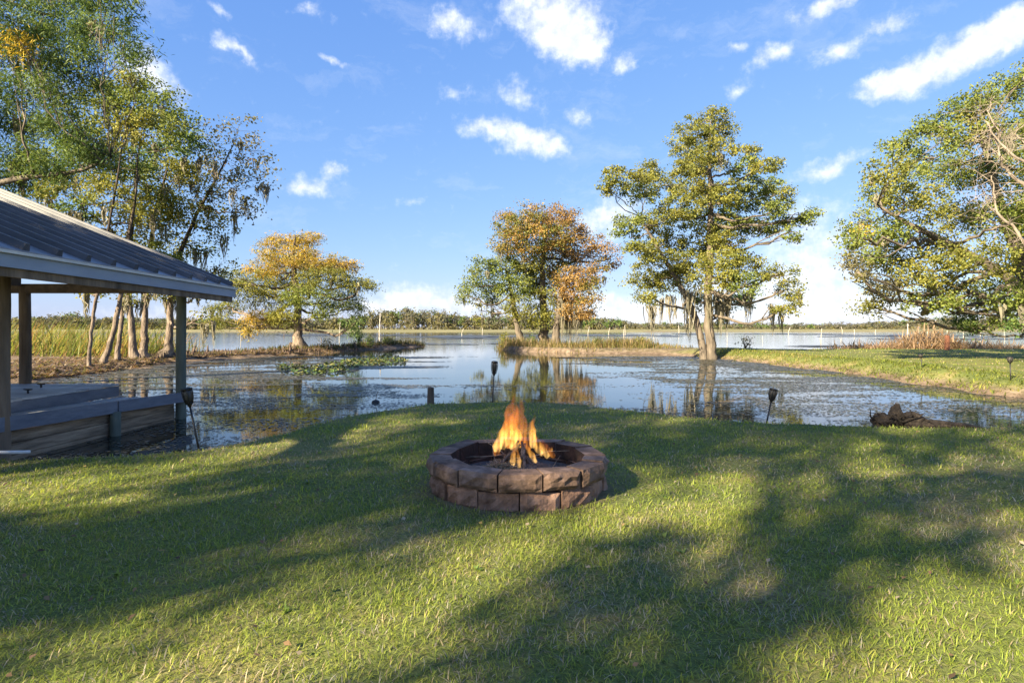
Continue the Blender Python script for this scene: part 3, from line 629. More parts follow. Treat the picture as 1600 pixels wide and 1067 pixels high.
# ------------------------------------------------------------------ wooden pile, float, rotten stump, posts in the lake
def misc():
    r = np.random.default_rng(14)
    x, y = G(673, 634, -.2); m = MB(); zt = CAMZ + (HY - 605) / FPX * y
    m.tube([(x, y, -.9), (x, y, -.1), (x, y, zt - .02), (x, y, zt)], [.068, .066, .062, .05], 12, wob=.1, r=r); tag(m.build('mooring_pile', M_post, None, False), 'short weathered wooden pile sticking out of the pond by the lawn', 'pile')
    x, y = G(587, 629, -.2); root = thing('pond_float', (x, y, -.2), 'small black float with a short stick in the pond', 'float')
    m = MB(); m.lathe([(.02, -.05), (.07, -.03), (.082, .0), (.07, .035), (.03, .055)], 14, (x, y, -.2)); m.build('buoy', M_black, root, True)
    m = MB(); m.tube([(x, y, -.16), (x + .02, y, -.04), (x + .05, y, .02)], [.008, .007, .005], 6); m.build('stick', M_twig, root, True)
    # uprooted stump with a log sunk into the bank
    x, y = G(1405, 660, -.15); root = thing('rotten_stump', (x, y, -.25), 'dark rotten tree stump with a sunken log lying at the pond edge', 'stump')
    def lump(c, R, seed, n=14):
        q = np.random.default_rng(seed); vs = []; fs = []
        for j in range(n + 1):
            th = math.pi * j / n
            for k in range(n):
                ph = 2 * math.pi * k / n; d = np.array([math.sin(th) * math.cos(ph), math.sin(th) * math.sin(ph), math.cos(th)])
                w = 1 + .55 * (float(fbm(np.array([d[0] * 2.2 + seed]), np.array([d[2] * 2.2 + d[1] * 1.7]), seed)[0]) - .5) + q.normal() * .05
                vs.append(np.array(c) + d * np.array(R) * w)
        for j in range(n):
            for k in range(n): fs.append((j * n + k, (j + 1) * n + k, (j + 1) * n + (k + 1) % n, j * n + (k + 1) % n))
        mb = MB(); mb.add(vs, fs); return mb
    lump((x - .02, y + .05, -.09), (.10, .12, .18), 3).build('stump_core', M_stump, root)
    lump((x + .20, y, -.13), (.17, .16, .13), 6).build('root_mass', M_stump, root); lump((x - .22, y + .05, -.15), (.15, .16, .13), 9).build('root_mass', M_stump, root)
    m = MB(); m.tube([(x + .15, y - .05, -.16), (x + .45, y - .12, -.16), (x + .8, y - .2, -.18), (x + 1.05, y - .25, -.21)], [.07, .075, .06, .03], 10, wob=.3, r=r); m.build('log', M_stump, root)
    for k in range(34):
        a = r.uniform(0, 6.28); m = MB(); p = np.array([x + r.normal() * .18, y + r.normal() * .05, -.13]); e = p + np.array([math.cos(a) * .30, math.sin(a) * .22, r.uniform(-.06, .20)])
        m.tube([p, (p + e) / 2 + r.normal(size=3) * .04, e], [.016, .011, .004], 6); m.build('root', M_stump, root)
    # stakes standing in the lake
    for i, (px, yt, yb) in enumerate(((593, 489, 537), (530, 503, 531), (376, 521, 541), (444, 521, 527), (502, 527, 541), (657, 532, 538), (722, 513, 526), (754, 512, 521), (919, 510, 527), (951, 512, 524), (975, 514, 527), (977, 508, 524), (1061, 508, 520), (1137, 510, 530),
                                     (1022, 526, 533), (1232, 511, 524), (1283, 513, 530), (1316, 510, 519), (1335, 514, 523), (1368, 515, 521), (1418, 506, 527), (1282, 528, 542), (1314, 528, 533), (1532, 510, 525), (1570, 515, 530), (1191, 525, 531), (1449, 517, 523), (1505, 514, 526),
                                     (1110, 515, 521), (1480, 516, 522))):
        x, y = G(px, yb, WZ); zt = CAMZ + (HY - yt) / FPX * y; w = (.07 if i in (0, 20) else .034) * max(.55, y / 70); m = MB()
        m.tube([(x, y, -1.0), (x + r.normal() * .02 * y / 60, y, .3 * zt), (x + r.normal() * .10 * y / 60, y, zt)], [w, w * .95, w * .8], 7, wob=.15, r=r)
        tag(m.build('lake_stake', M_stake if i not in (3, 4) else M_post), 'pale thin wooden stake standing in the open lake' if i else 'tall pale pole standing in the lake beyond the golden cypress', 'stake', 'stakes in the lake' if i else None)
    x, y = G(1480, 549, .1); m = MB(); m.tube([(x, y, -.3), (x, y, .4), (x, y, CAMZ + (HY - 524) / FPX * y)], [.12, .11, .1], 9, wob=.2, r=r); tag(m.build('rusty_post', M_rust), 'short rust red post beside the heap of dry reeds', 'post')
misc()

# ------------------------------------------------------------------ blades: lawn, reeds, shore grass
def blades(name, X, Y, Z, Ln, Wd, lean, az, col, label=None, cat=None, curl=.35):
    n = len(X); a = az; d = np.stack([np.cos(a), np.sin(a), np.zeros(n)], 1); s = np.stack([-np.sin(a), np.cos(a), np.zeros(n)], 1)
    base = np.stack([X, Y, Z], 1); upv = np.array([0, 0, 1.0]); cl, sl = np.cos(lean)[:, None], np.sin(lean)[:, None]
    L_ = Ln[:, None]; w = Wd[:, None]; mid = base + (upv * cl + d * sl) * L_ * .55
    l2 = np.minimum(lean + curl, 1.9); tip = mid + (upv * np.cos(l2)[:, None] + d * np.sin(l2)[:, None]) * L_ * .5
    V = np.stack([base - s * w * .5, base + s * w * .5, mid + s * w * .42, mid - s * w * .42, tip], 1).reshape(-1, 3)
    i = np.arange(n)[:, None] * 5; q = i + np.array([0, 1, 2, 3]); t = i + np.array([3, 2, 4])
    o = link(name, mesh_np(name, V, [q, t], M_grass, {'col': np.repeat(col, 5, 0)})); return tag(o, label, cat, kind='stuff')
def lawn_grass():
    r = np.random.default_rng(31)
    def field(n, y0, y1, spread):
        y = np.sqrt(r.uniform(y0 * y0, y1 * y1, n)); x = r.uniform(-1, 1, n) * (y * .90 + spread); return x, y
    parts = []
    for n, y0, y1, ln, wd in ((215000, 1.2, 4.2, .038, .0038), (130000, 4.2, 7.5, .042, .0065), (62000, 7.5, 11.5, .045, .011), (44000, 11.5, 33, .06, .022)):
        x, y = field(n, y0, y1, 1.5 if y0 < 4 else 1.2); z, lw, mr, s1, s2, s3 = terrain(x, y); thin = fbm(x * 1.1 + 3, y * 1.1, 40); k = (lw > .35) & (r.random(n) < lw * np.clip(1 - (thin - .60) * 5, .35, 1)) & (np.hypot(x - PX, y - PY) > .69)
        x, y, z = x[k], y[k], z[k]; m = len(x)
        dry = fbm(x * 1.1 + 3, y * 1.1, 40); tuft = fbm(x * 4.5, y * 4.5, 50, 3)
        Ln = ln * (.55 + .9 * tuft) * r.uniform(.6, 1.4, m); Wd = wd * r.uniform(.6, 1.3, m)
        near_pit = np.exp(-((np.hypot(x - PX, y - PY) - .70) / .06) ** 2); Ln *= 1 + .6 * near_pit
        lean = np.clip(r.normal(1.08, .38, m), .05, 1.55); az = r.uniform(0, 6.283, m)
        g = np.array([[.215, .275, .045], [.29, .345, .056], [.37, .39, .075], [.42, .40, .095]])[np.clip((r.random(m) * 2.6 + (dry - .45) * 3).astype(int), 0, 3)]
        straw = r.random(m) < np.clip((dry - .42) * 2.6 + .10 * (fbm(x * 7, y * 7, 44, 2) - .4), .15, .78); g = np.where(straw[:, None], np.where(r.random(m)[:, None] < .5, np.array([.45, .36, .22]), np.array([.38, .345, .28])) * r.uniform(.45, 1.25, m)[:, None], g) * r.uniform(.75, 1.25, m)[:, None]
        parts.append((x, y, z - .004, Ln, Wd, lean, az, g))
    A = [np.concatenate([p[i] for p in parts]) for i in range(8)]
    blades('lawn_grass', *A, label='mown green lawn grass with dry straw coloured patches', cat='grass')
lawn_grass()
def lawn_debris():
    r = np.random.default_rng(36); n = 900; y = np.sqrt(r.uniform(1.8 ** 2, 100, n)); x = r.uniform(-1, 1, n) * (y * .9 + .5); z, lw, *_ = terrain(x, y); k = (lw > .6) & (np.hypot(x - PX, y - PY) > .74); x, y, z = x[k], y[k], z[k]; m = len(x)
    C = np.stack([x, y, z + .022 + .012 * r.random(m)], 1); nr = unit(r, m) * .6 + np.array([0, 0, 1.0]); nr /= np.linalg.norm(nr, axis=1, keepdims=True); V, F = leaf_quads(C, nr, .034, .022, r)
    col = np.array([[.30, .19, .10], [.20, .12, .07], [.42, .34, .24], [.36, .27, .10], [.12, .08, .05]])[r.integers(0, 5, m)] * r.uniform(.7, 1.2, m)[:, None]
    tag(link('fallen_leaves', mesh_np('fallen_leaves', V, [F], M_leaf, {'col': np.repeat(col, 4, 0)})), 'small brown and tan fallen leaves strewn over the lawn', 'leaves', kind='stuff')
    n = 130; y = np.sqrt(r.uniform(2.6 ** 2, 64, n)); x = r.uniform(-1, 1, n) * (y * .9 + .4); z, lw, *_ = terrain(x, y); k = (lw > .6) & (np.hypot(x - PX, y - PY) > .8); x, y, z = x[k], y[k], z[k]; q = np.repeat(np.arange(len(x)), 7); m = len(q)
    col = np.array([[.22, .30, .06], [.27, .34, .08], [.18, .27, .07]])[r.integers(0, 3, len(x))][q] * r.uniform(.8, 1.2, m)[:, None]
    blades('broadleaf_weeds', x[q] + r.normal(size=m) * .004, y[q] + r.normal(size=m) * .004, z[q], r.uniform(.025, .05, m), r.uniform(.009, .016, m), np.clip(r.normal(.8, .25, m), .2, 1.4), r.uniform(0, 6.28, m), col, 'broad leaved weed rosettes dotted through the lawn', 'weeds', .5)
def strew(poly_px, n, z, r):             # scatter inside a pixel polygon laid on the level z
    p = np.array([G(x, y, z) for x, y in poly_px]); lo, hi = p.min(0), p.max(0); xs, ys = [], []
    x = r.uniform(lo[0], hi[0], n * 8); y = r.uniform(lo[1], hi[1], n * 8); k = sdist([tuple(q) for q in p], x, y) > 0
    return x[k][:n], y[k][:n]
def shore_plants():
    r = np.random.default_rng(77)
    # reed bed behind the boathouse
    n = 5200; x = r.uniform(-33, -15.8, n); y = 24.5 + r.random(n) * 9 + np.clip(-(x + 18) * .25, -1, 5); k = (x / y > -1.0) & ((x < -17.2) | (y < 29)); x, y = x[k], y[k]; m = len(x)
    c = np.array([[.13, .17, .05], [.22, .24, .07], [.36, .32, .14], [.30, .19, .10]])[np.clip((r.random(m) ** 1.3 * 4).astype(int), 0, 3)] * r.uniform(.7, 1.2, m)[:, None]
    blades('reed_bed', x, y, np.maximum(terrain(x, y)[0], -.3), r.uniform(.7, 2.0, m) * (.7 + .6 * fbm(x * .5, y * .5, 13)), r.uniform(.025, .05, m), np.clip(r.normal(.6, .35, m), 0, 1.4), r.normal(0, .8, m), c, 'tall green and yellow reeds growing behind the boathouse posts', 'reeds', .5)
    # golden grass along the low spit under the orange trees
    xs, ys = [], []
    for (px, Y, w, n) in ((792, 40, 1.0, 420), (815, 39, .9, 200), (840, 38.5, 1.2, 160), (960, 37, 1.6, 520), (990, 36.5, 1.0, 420), (1005, 36, .6, 240), (930, 36.5, 2.5, 260), (880, 36.5, 2.5, 200)):
        cx = (px - CX) / FPX * Y; xs.append(cx + r.normal(size=n) * w * .5); ys.append(Y + r.normal(size=n) * .8)
    x = np.concatenate(xs); y = np.concatenate(ys); n = 2600; x2 = r.uniform(-1, 10.5, n); y2 = r.uniform(33.5, 43, n); x = np.concatenate([x, x2]); y = np.concatenate([y, y2]); z, lw, mr, s1, s2, s3 = terrain(x, y); k = s1 > -.25; x, y, z = x[k], y[k], z[k]; m = len(x)
    tall = np.concatenate([np.full(len(np.concatenate(xs)), .55), np.full(n, .22)])[k]
    c = np.array([[.26, .20, .08], [.20, .17, .06], [.11, .12, .03], [.30, .21, .11]])[r.integers(0, 4, m)] * r.uniform(.7, 1.2, m)[:, None]
    blades('spit_grass', x, y, z, tall * r.uniform(.5, 1.4, m), r.uniform(.02, .04, m), np.abs(r.normal(.2, .25, m)), r.uniform(0, 6.28, m), c, 'dry golden grass along the low spit under the orange trees', 'grass')
    # low weeds on the left bank and its point
    n = 3400; t = r.random(n) ** .8; px = 290 + 375 * t; Y = np.interp(px, [290, 375, 450, 525, 587, 667], [25.8, 29, 32.5, 35.8, 41, 46.5]) + r.uniform(0, 2.2, n); x = (px - CX) / FPX * Y; z, lw, mr, s1, s2, s3 = terrain(x, Y); k = (s2 > -.1) & (r.random(n) < np.clip((px - 330) / 260, .12, 1)); x, y, z, px = x[k], Y[k], z[k], px[k]; m = len(x)
    c = np.array([[.05, .07, .02], [.10, .11, .03], [.20, .16, .07], [.12, .09, .05]])[r.integers(0, 4, m)] * r.uniform(.7, 1.2, m)[:, None]
    blades('bank_weeds', x, y, z, r.uniform(.12, .4, m) * np.where(px > 560, 1.2, .8), r.uniform(.02, .05, m), np.abs(r.normal(.3, .3, m)), r.uniform(0, 6.28, m), c, 'low green and brown weeds on the left bank below the golden cypress', 'weeds')
    # dry rough grass hanging over the right bank
    n = 60000; y = r.uniform(10.5, 30, n); x = r.uniform(5, 19, n); z, lw, mr, s1, s2, s3 = terrain(x, y); k = (s1 > .05) & (s1 < 1.5); x, y, z, s1 = x[k], y[k], z[k], s1[k]; m = len(x)
    c = np.array([[.16, .20, .04], [.25, .27, .05], [.36, .30, .12], [.28, .21, .12]])[np.clip((r.random(m) * 2.2 + (fbm(x * .6, y * .6, 8) - .45) * 3).astype(int), 0, 3)] * r.uniform(.7, 1.2, m)[:, None]
    blades('bank_grass', x, y, z, r.uniform(.05, .15, m), r.uniform(.012, .03, m), np.clip(r.normal(.9, .4, m), 0, 1.5), r.uniform(0, 6.28, m), c, 'rough grass hanging over the far right bank of the pond', 'grass')
    # heap of dry cut reeds on the right shore
    n = 5200; a = r.uniform(0, 6.28, n); q = np.sqrt(r.random(n)); x = 23.6 + 6.0 * q * np.cos(a); y = 33.3 + 1.7 * q * np.sin(a); h = .9 * np.exp(-((x - 23.3) / 1.2) ** 2) + .35 * (1 - q)
    c = np.array([[.42, .30, .19], [.36, .24, .15], [.28, .20, .12]])[r.integers(0, 3, n)] * r.uniform(.7, 1.2, n)[:, None]
    blades('dry_reed_heap', x, y, -.2 + h * r.random(n), r.uniform(.4, 1.0, n), r.uniform(.03, .06, n), np.clip(r.normal(1.0, .4, n), .1, 1.55), r.uniform(0, 6.28, n), c, 'heap of dry tan reeds piled on the lake shore past the right lawn', 'reed heap')
shore_plants()
def litter():                            # fallen leaves, bark and sticks on the muddy left bank
    r = np.random.default_rng(101); n = 20000; px = r.uniform(0, 660, n); Y = np.interp(px, [0, 50, 125, 200, 275, 375, 450, 525, 587, 667], [15.5, 16, 18, 20.2, 25, 28.3, 31.5, 34.7, 40, 46.5]) + r.random(n) ** 1.5 * 6 + .1; x = (px - CX) / FPX * Y
    z, lw, mr, s1, s2, s3 = terrain(x, Y); k = s2 > .1; x, y, z = x[k], Y[k], z[k]; m = len(x); c = np.array([[.36, .25, .18], [.24, .15, .10], [.13, .085, .06], [.42, .33, .24], [.15, .14, .05]])[r.integers(0, 5, m)] * r.uniform(.6, 1.2, m)[:, None]
    blades('leaf_litter', x, y, z + .004, r.uniform(.06, .26, m), r.uniform(.02, .06, m), np.clip(r.normal(1.35, .2, m), .3, 1.56), r.uniform(0, 6.28, m), c, 'brown fallen leaves and bark scattered over the muddy left bank', 'leaf litter', .1)
litter()
def shrubs():
    r = np.random.default_rng(91)
    for (px, py, h, w, Y, pal, label) in ((561, 540, 24, 9, 39, 'dark', 'slender dark green shrub on the point of the left bank'), (577, 541, 20, 16, 40, 'dark', 'wide dark green shrub on the point of the left bank'), (512, 543, 16, 24, 36, 'grey', 'low grey green bush beside the golden cypress trunk'),
                                   (607, 542, 14, 20, 43, 'green', 'low yellow green bush at the tip of the left bank'), (787, 545, 22, 18, 39.5, 'olive', 'round olive bush at the left end of the middle spit'), (934, 546, 16, 6, 37, 'dark', 'small dark upright shrub in the golden grass of the spit'), (1003, 546, 16, 26, 36, 'olive', 'golden green bush among the grass of the middle spit'),
                                   (828, 541, 14, 20, 41, 'dark', 'dark bush between the trunks on the middle spit'), (1165, 545, 20, 26, 31.2, 'grey', 'sparse leafless looking bush at the lake edge by the two-trunked tree')):
        c = P(px, py, Y); g = max(gz(c[0], c[1]), -.2); k = Y / FPX; base = np.array([c[0], c[1], g]); root = thing('shrub', tuple(base), label, 'shrub'); m = MB(); H = h * k; Wd = w * k
        for _ in range(9):
            e = base + np.array([r.normal() * Wd * .35, r.normal() * Wd * .35, H * r.uniform(.5, .95)]); m.tube([base + r.normal(size=3) * .03 - np.array([0, 0, .06]), (base + e) / 2, e], [.018, .012, .005], 5)
        m.build('stem', M_bark, root, True)
        V, F, C = foliage([(base + np.array([0, 0, H * .55]), np.array([Wd * .5, Wd * .5, H * .45]), pal, 26 if pal != 'grey' else 12)], r, .10, .05, 16, .22, .9, .1, .2)
        link('leaf_mass', mesh_np('leaf_mass', V - base, [F], M_leaf, {'col': C}), root)['kind'] = 'stuff'
shrubs()

lawn_debris()
# ------------------------------------------------------------------ floating weed and lily pads
def pond_weed():
    r = np.random.default_rng(55); V, F, C = [], [], []
    n = 425000; x = r.uniform(-14, 14, n); y = np.sqrt(r.uniform(36, 30 ** 2, n)); k = np.abs(x) < y * .9 + .6; x, y = x[k], y[k]
    z, lw, mr, s1, s2, s3 = terrain(x, y); e = np.sqrt(((x + .3 - .08 * (y - 16)) / 3.6) ** 2 + ((y - 20.5) / 8.2) ** 2)
    nz = fbm(x * .32, y * 1.0, 61, 5); fine = fbm(x * 2.0, y * 5.0, 71, 3)
    edge = np.exp(np.maximum(s1, s2) / .7) * .22
    dens = sstep((nz - .56 + np.clip((e - 1.0) * .34, -.5, .24) + edge + (fine - .5) * .25 + .13 * sstep((-1.2 - x) / 1.5) * sstep((17 - y) / 4) + .07 * sstep((x - 2) / 2)) / .12)
    slip = (x < -5.2) & (y < 9.6); dens = np.where(slip, dens * .25, dens)
    k = (np.maximum(s1, s2) < .05) & (r.random(len(x)) < dens * (.10 + .88 * sstep((fbm(x * .55, y * 2.2, 81, 4) - .44 + .25 * edge) / .10))); x, y = x[k], y[k]; n = len(x)
    R = (.009 + .0015 * y) * r.uniform(.4, 1.5, n); a = r.uniform(0, 6.28, n); ang = np.arange(6) / 6 * 6.283
    ca = a[:, None] + ang; rr = R[:, None] * r.uniform(.65, 1.15, (n, 6)); tx = r.normal(size=n) * .03; ty = r.normal(size=n) * .03
    ox, oy = np.cos(ca) * rr, np.sin(ca) * rr; zz = WZ + .004 + .004 * r.random(n)[:, None] + ox * tx[:, None] + oy * ty[:, None]
    V = np.stack([x[:, None] + ox, y[:, None] + oy, np.maximum(zz, WZ + .003)], -1).reshape(-1, 3); b = np.arange(n)[:, None] * 6; F = np.concatenate([b + np.array([0, 1, 2, 3]), b + np.array([0, 3, 4, 5])])
    pal = np.array([[.075, .073, .064], [.11, .103, .09], [.05, .053, .042], [.15, .14, .125], [.085, .092, .05]]); col = pal[r.integers(0, 5, n)] * r.uniform(.6, 1.3, n)[:, None]
    tag(link('pond_weed', mesh_np('pond_weed', V, [F], M_weed, {'col': np.repeat(col, 6, 0)})), 'mats of small grey green weed floating on the pond', 'water weed', kind='stuff')
    # larger lily pads off the cypress bank
    x, y = strew([(490, 574), (530, 566), (560, 560), (610, 555), (638, 563), (632, 568), (570, 572), (545, 580), (500, 588), (440, 582), (430, 572)], 1200, WZ, r); n = len(x); R = r.uniform(.03, .07, n); a = r.uniform(0, 6.28, n); ang = np.linspace(.25, 6.03, 8)
    ca = a[:, None] + ang; tl = r.normal(size=(n, 2)) * .28; ox = np.cos(ca) * R[:, None]; oy = np.sin(ca) * R[:, None]; zz = WZ + .03 + .10 * r.random(n)[:, None] ** 2 + ox * tl[:, :1] + oy * tl[:, 1:]
    V = np.stack([x[:, None] + ox, y[:, None] + oy, np.maximum(zz, WZ + .008)], -1); V = np.concatenate([V, np.stack([x, y, WZ + .02 + .06 * r.random(n)], -1)[:, None]], 1).reshape(-1, 3); b = np.arange(n)[:, None] * 9
    F = np.concatenate([b + np.array([i, i + 1, 8]) for i in range(7)]); col = np.array([[.07, .11, .025], [.11, .14, .03], [.05, .085, .025], [.18, .17, .05]])[r.integers(0, 4, n)] * r.uniform(.7, 1.2, n)[:, None]
    tag(link('lily_pads', mesh_np('lily_pads', V, [F], M_weed, {'col': np.repeat(col, 9, 0)})), 'bed of green lily pads floating off the cypress bank', 'lily pads', kind='stuff')
    # long dark weed beds out in the lake
    V, F = [], []
    for px0, px1, py, th in ((640, 860, 526, 1.6), (700, 800, 528, 1), (560, 860, 537.5, 1.3), (900, 1060, 524, 1.4), (1060, 1300, 522, 1), (1280, 1560, 525, 2), (1240, 1330, 541, .8), (1330, 1420, 541, 1.2), (430, 640, 524, 1), (1380, 1600, 530, 1.4)):
        for _ in range(26):
            a = r.uniform(px0, px1); w = r.uniform(6, 36); yy = py + r.normal() * th * .5; h = th * r.uniform(.15, .45); b = len(V); ring = []
            for t in np.linspace(0, 6.283, 10, endpoint=False):
                g = G(a + math.cos(t) * w * r.uniform(.7, 1.1), yy + math.sin(t) * h, WZ); ring.append((g[0], g[1], WZ + .02 + .004 * (_ % 7)))
            V += ring; F.append(tuple(range(b, b + 10)))
    V = np.array(V); col = np.repeat(np.array([[.07, .065, .05]]), len(V), 0)
    tag(link('lake_weed', mesh_np('lake_weed', V, [np.array(F)], M_weed, {'col': col})), 'long dark strips of weed floating far out on the lake', 'water weed', kind='stuff')
pond_weed()

# ------------------------------------------------------------------ cypress knees along the left bank
def knees():
    r = np.random.default_rng(19); variants = []
    for v in range(5):
        m = MB(); m.tube([(0, 0, -.15), (r.normal() * .01, 0, 0), (r.normal() * .02, r.normal() * .02, .5), (r.normal() * .04, r.normal() * .04, .85), (r.normal() * .04, 0, 1)], [.36, .30, .20, .14, .05], 8, wob=.25, r=r); variants.append(m.mesh('cypress_knee', M_knee, True))
    for i in range(150):
        px = r.uniform(285, 560) if i < 125 else r.uniform(205, 300); Y = np.interp(px, [205, 275, 375, 450, 525, 587], [21.5, 25.6, 28.2, 31.6, 34.9, 40]) + abs(r.normal()) * .9 + .15; x = (px - CX) / FPX * Y
        o = link('cypress_knee', variants[i % 5], None, (x, Y, gz(x, Y) - .03)); s = r.uniform(.10, .28) * (1 if r.random() < .85 else 1.7); o.scale = (s * .55, s * .55, s); o.rotation_euler = (r.normal() * .08, r.normal() * .08, r.uniform(0, 6))
        tag(o, 'small woody cypress knee poking up along the muddy left bank', 'cypress knee', 'cypress knees on the left bank')
knees()

# ------------------------------------------------------------------ trees
tree('cypress_tree', 'golden bald cypress with drooping branches on the left bank', 'tree', 35.6,
     [[(467, 543, .34), (466, 520, .26), (465, 480, .21), (461, 440, .17), (458, 400, .10), (462, 368, .03)]],
     [(440, 378, 36, 14, 'gold'), (472, 368, 30, 10, 'gold'), (450, 395, 48, 16, 'gold'), (490, 402, 42, 16, 'gold'), (415, 412, 36, 16, 'gold'), (520, 415, 36, 12, 'gold'), (548, 410, 12, 7, 'gold'), (505, 430, 45, 15, 'olive'), (555, 440, 30, 10, 'olive'), (575, 442, 13, 7, 'olive'), (400, 432, 40, 16, 'olive'), (455, 432, 50, 18, 'olive'),
      (375, 448, 38, 14, 'olive'), (420, 462, 42, 16, 'olive'), (355, 478, 28, 12, 'olive'), (480, 458, 45, 16, 'green'), (535, 462, 28, 22, 'green'), (560, 478, 13, 22, 'green'), (553, 505, 9, 18, 'dark'), (415, 492, 32, 13, 'gold'), (392, 508, 16, 13, 'gold'), (445, 490, 24, 16, 'olive'), (505, 482, 18, 18, 'green'), (345, 500, 22, 12, 'olive'), (340, 445, 25, 14, 'green')],
     seed=3, L=.19, Wd=.045, per=40, rc=.48, dens=15, flat=.28, vs=1.0, droop=.75, bark=M_barkp, nmoss=16, mlen=(.4, 1.1), flare=1.9, depth=.6)
D_ = 42
tree('water_oak', 'green leaning tree at the left end of the middle spit', 'tree', D_, [[(815, 537, .26), (808, 510, .2), (803, 480, .17), (797, 445, .12), (790, 415, .05)]],
     [(742, 447, 24, 14, 'green'), (728, 462, 13, 9, 'green'), (755, 420, 24, 17, 'green'), (790, 412, 28, 20, 'green'), (800, 448, 34, 22, 'green'), (768, 455, 24, 16, 'green'), (812, 478, 24, 18, 'olive'), (750, 485, 7, 16, 'olive', .6), (775, 478, 8, 12, 'green', .7)], seed=5, L=.135, Wd=.09, per=40, rc=.52, dens=11, nmoss=8, mlen=(.6, 1.5), bark=M_bark)
tree('maple_tree', 'tall brown and orange crowned tree in the middle of the spit', 'tree', D_ + .6, [[(850, 535, .34), (850, 500, .27), (848, 450, .22), (848, 400, .16), (855, 350, .06)]],
     [(858, 340, 40, 16, 'orange'), (820, 345, 34, 18, 'mixed'), (795, 352, 22, 17, 'mixed'), (885, 360, 36, 24, 'orange'), (845, 368, 50, 22, 'mixed'), (800, 378, 32, 20, 'mixed'), (905, 385, 28, 24, 'orange'), (860, 398, 48, 22, 'mixed'), (820, 405, 32, 22, 'olive'), (940, 390, 26, 18, 'orange', .5), (955, 405, 16, 16, 'orange', .45), (845, 435, 34, 24, 'olive'), (850, 470, 26, 20, 'olive'), (845, 500, 24, 13, 'olive'), (825, 440, 20, 20, 'green')],
     seed=6, L=.135, Wd=.09, per=40, rc=.52, dens=12, nmoss=10, mlen=(.6, 1.6))
tree('maple_tree', 'rusty orange tree draped with pale moss on the middle spit', 'tree', D_ - .6, [[(868, 536, .28), (870, 505, .22), (876, 470, .18), (888, 435, .12), (905, 405, .05)]],
     [(905, 432, 34, 18, 'orange'), (892, 455, 30, 18, 'orange'), (920, 455, 20, 22, 'mixed'), (900, 480, 24, 18, 'orange'), (935, 425, 18, 18, 'mixed', .6), (880, 430, 22, 20, 'mixed'), (925, 485, 10, 14, 'mixed', .6)], seed=7, L=.135, Wd=.09, per=40, rc=.5, dens=12,
     moss=[(885, 465, 45, 34), (892, 470, 52, 34), (900, 478, 38, 28), (908, 485, 26, 20), (878, 475, 40, 26)], nmoss=8, mlen=(.6, 1.5))
tree('sweetgum_tree', 'large yellow green two-trunked tree draped with moss at the lawn tip', 'tree', 27.4,
     [[(1113, 552, .25), (1109, 520, .215), (1107, 470, .19), (1109, 400, .16), (1111, 320, .12), (1109, 250, .08), (1110, 190, .03)], [(1103, 551, .18), (1092, 515, .15), (1080, 480, .13), (1062, 445, .12), (1035, 400, .08), (1000, 340, .04)]],
     [(1112, 185, 34, 16, 'olive'), (1088, 208, 34, 20, 'olive'), (1130, 205, 26, 16, 'olive'), (1070, 232, 24, 20, 'olive'), (1110, 238, 42, 20, 'olive'), (1095, 262, 40, 16, 'olive'), (1170, 240, 20, 14, 'olive'), (1195, 258, 26, 15, 'olive'), (1160, 262, 26, 16, 'green'),
      (975, 278, 34, 18, 'olive'), (1010, 268, 28, 16, 'olive'), (952, 295, 16, 12, 'olive'), (1035, 290, 30, 18, 'olive'), (1000, 305, 28, 16, 'green'), (1080, 295, 34, 18, 'olive'), (1185, 290, 36, 16, 'green'), (1215, 300, 20, 14, 'olive'), (1165, 315, 36, 20, 'green'), (1215, 325, 28, 14, 'green'), (1250, 342, 26, 12, 'green', .7), (1268, 334, 12, 9, 'green', .7),
      (985, 350, 32, 18, 'green'), (1020, 345, 30, 20, 'olive'), (1065, 340, 32, 22, 'green'), (1120, 345, 34, 20, 'green'), (1190, 352, 36, 15, 'green'), (1238, 362, 20, 12, 'green', .6), (1005, 385, 34, 18, 'olive'), (1050, 375, 34, 20, 'olive'), (1035, 410, 48, 22, 'olive'), (1085, 400, 36, 20, 'olive'), (1130, 408, 38, 20, 'olive'), (1168, 412, 26, 22, 'olive'),
      (1015, 440, 40, 18, 'olive'), (1065, 435, 36, 18, 'olive'), (1120, 435, 40, 18, 'olive'), (1165, 442, 22, 18, 'green'), (1215, 428, 24, 14, 'olive'), (1232, 452, 20, 20, 'olive'), (1228, 478, 22, 14, 'olive'), (1010, 468, 16, 14, 'olive'), (1155, 468, 26, 16, 'dark'), (1108, 300, 26, 24, 'olive'), (1105, 372, 26, 24, 'olive'), (1145, 380, 30, 22, 'olive'), (1060, 320, 34, 22, 'olive'), (1140, 300, 26, 20, 'olive'), (1150, 350, 28, 20, 'green'), (1075, 265, 26, 18, 'olive'), (1130, 488, 16, 16, 'dark', .6), (1090, 470, 22, 18, 'green', .6)],
     seed=9, L=.098, Wd=.07, per=62, rc=.31, dens=15, flat=.6, vs=1.0, flare=1.25, moss=[(1018, 478, 36, 16), (1032, 468, 34, 14), (1048, 462, 36, 16), (1072, 455, 50, 22), (1078, 495, 30, 12), (1135, 462, 46, 26), (1128, 478, 34, 18), (1168, 460, 40, 20), (1208, 478, 34, 16), (1222, 492, 22, 12), (1055, 478, 14, 8), (1122, 455, 50, 22), (1108, 462, 40, 16)], nmoss=10, mlen=(.3, .9), bark=M_bark)
F_ = 20
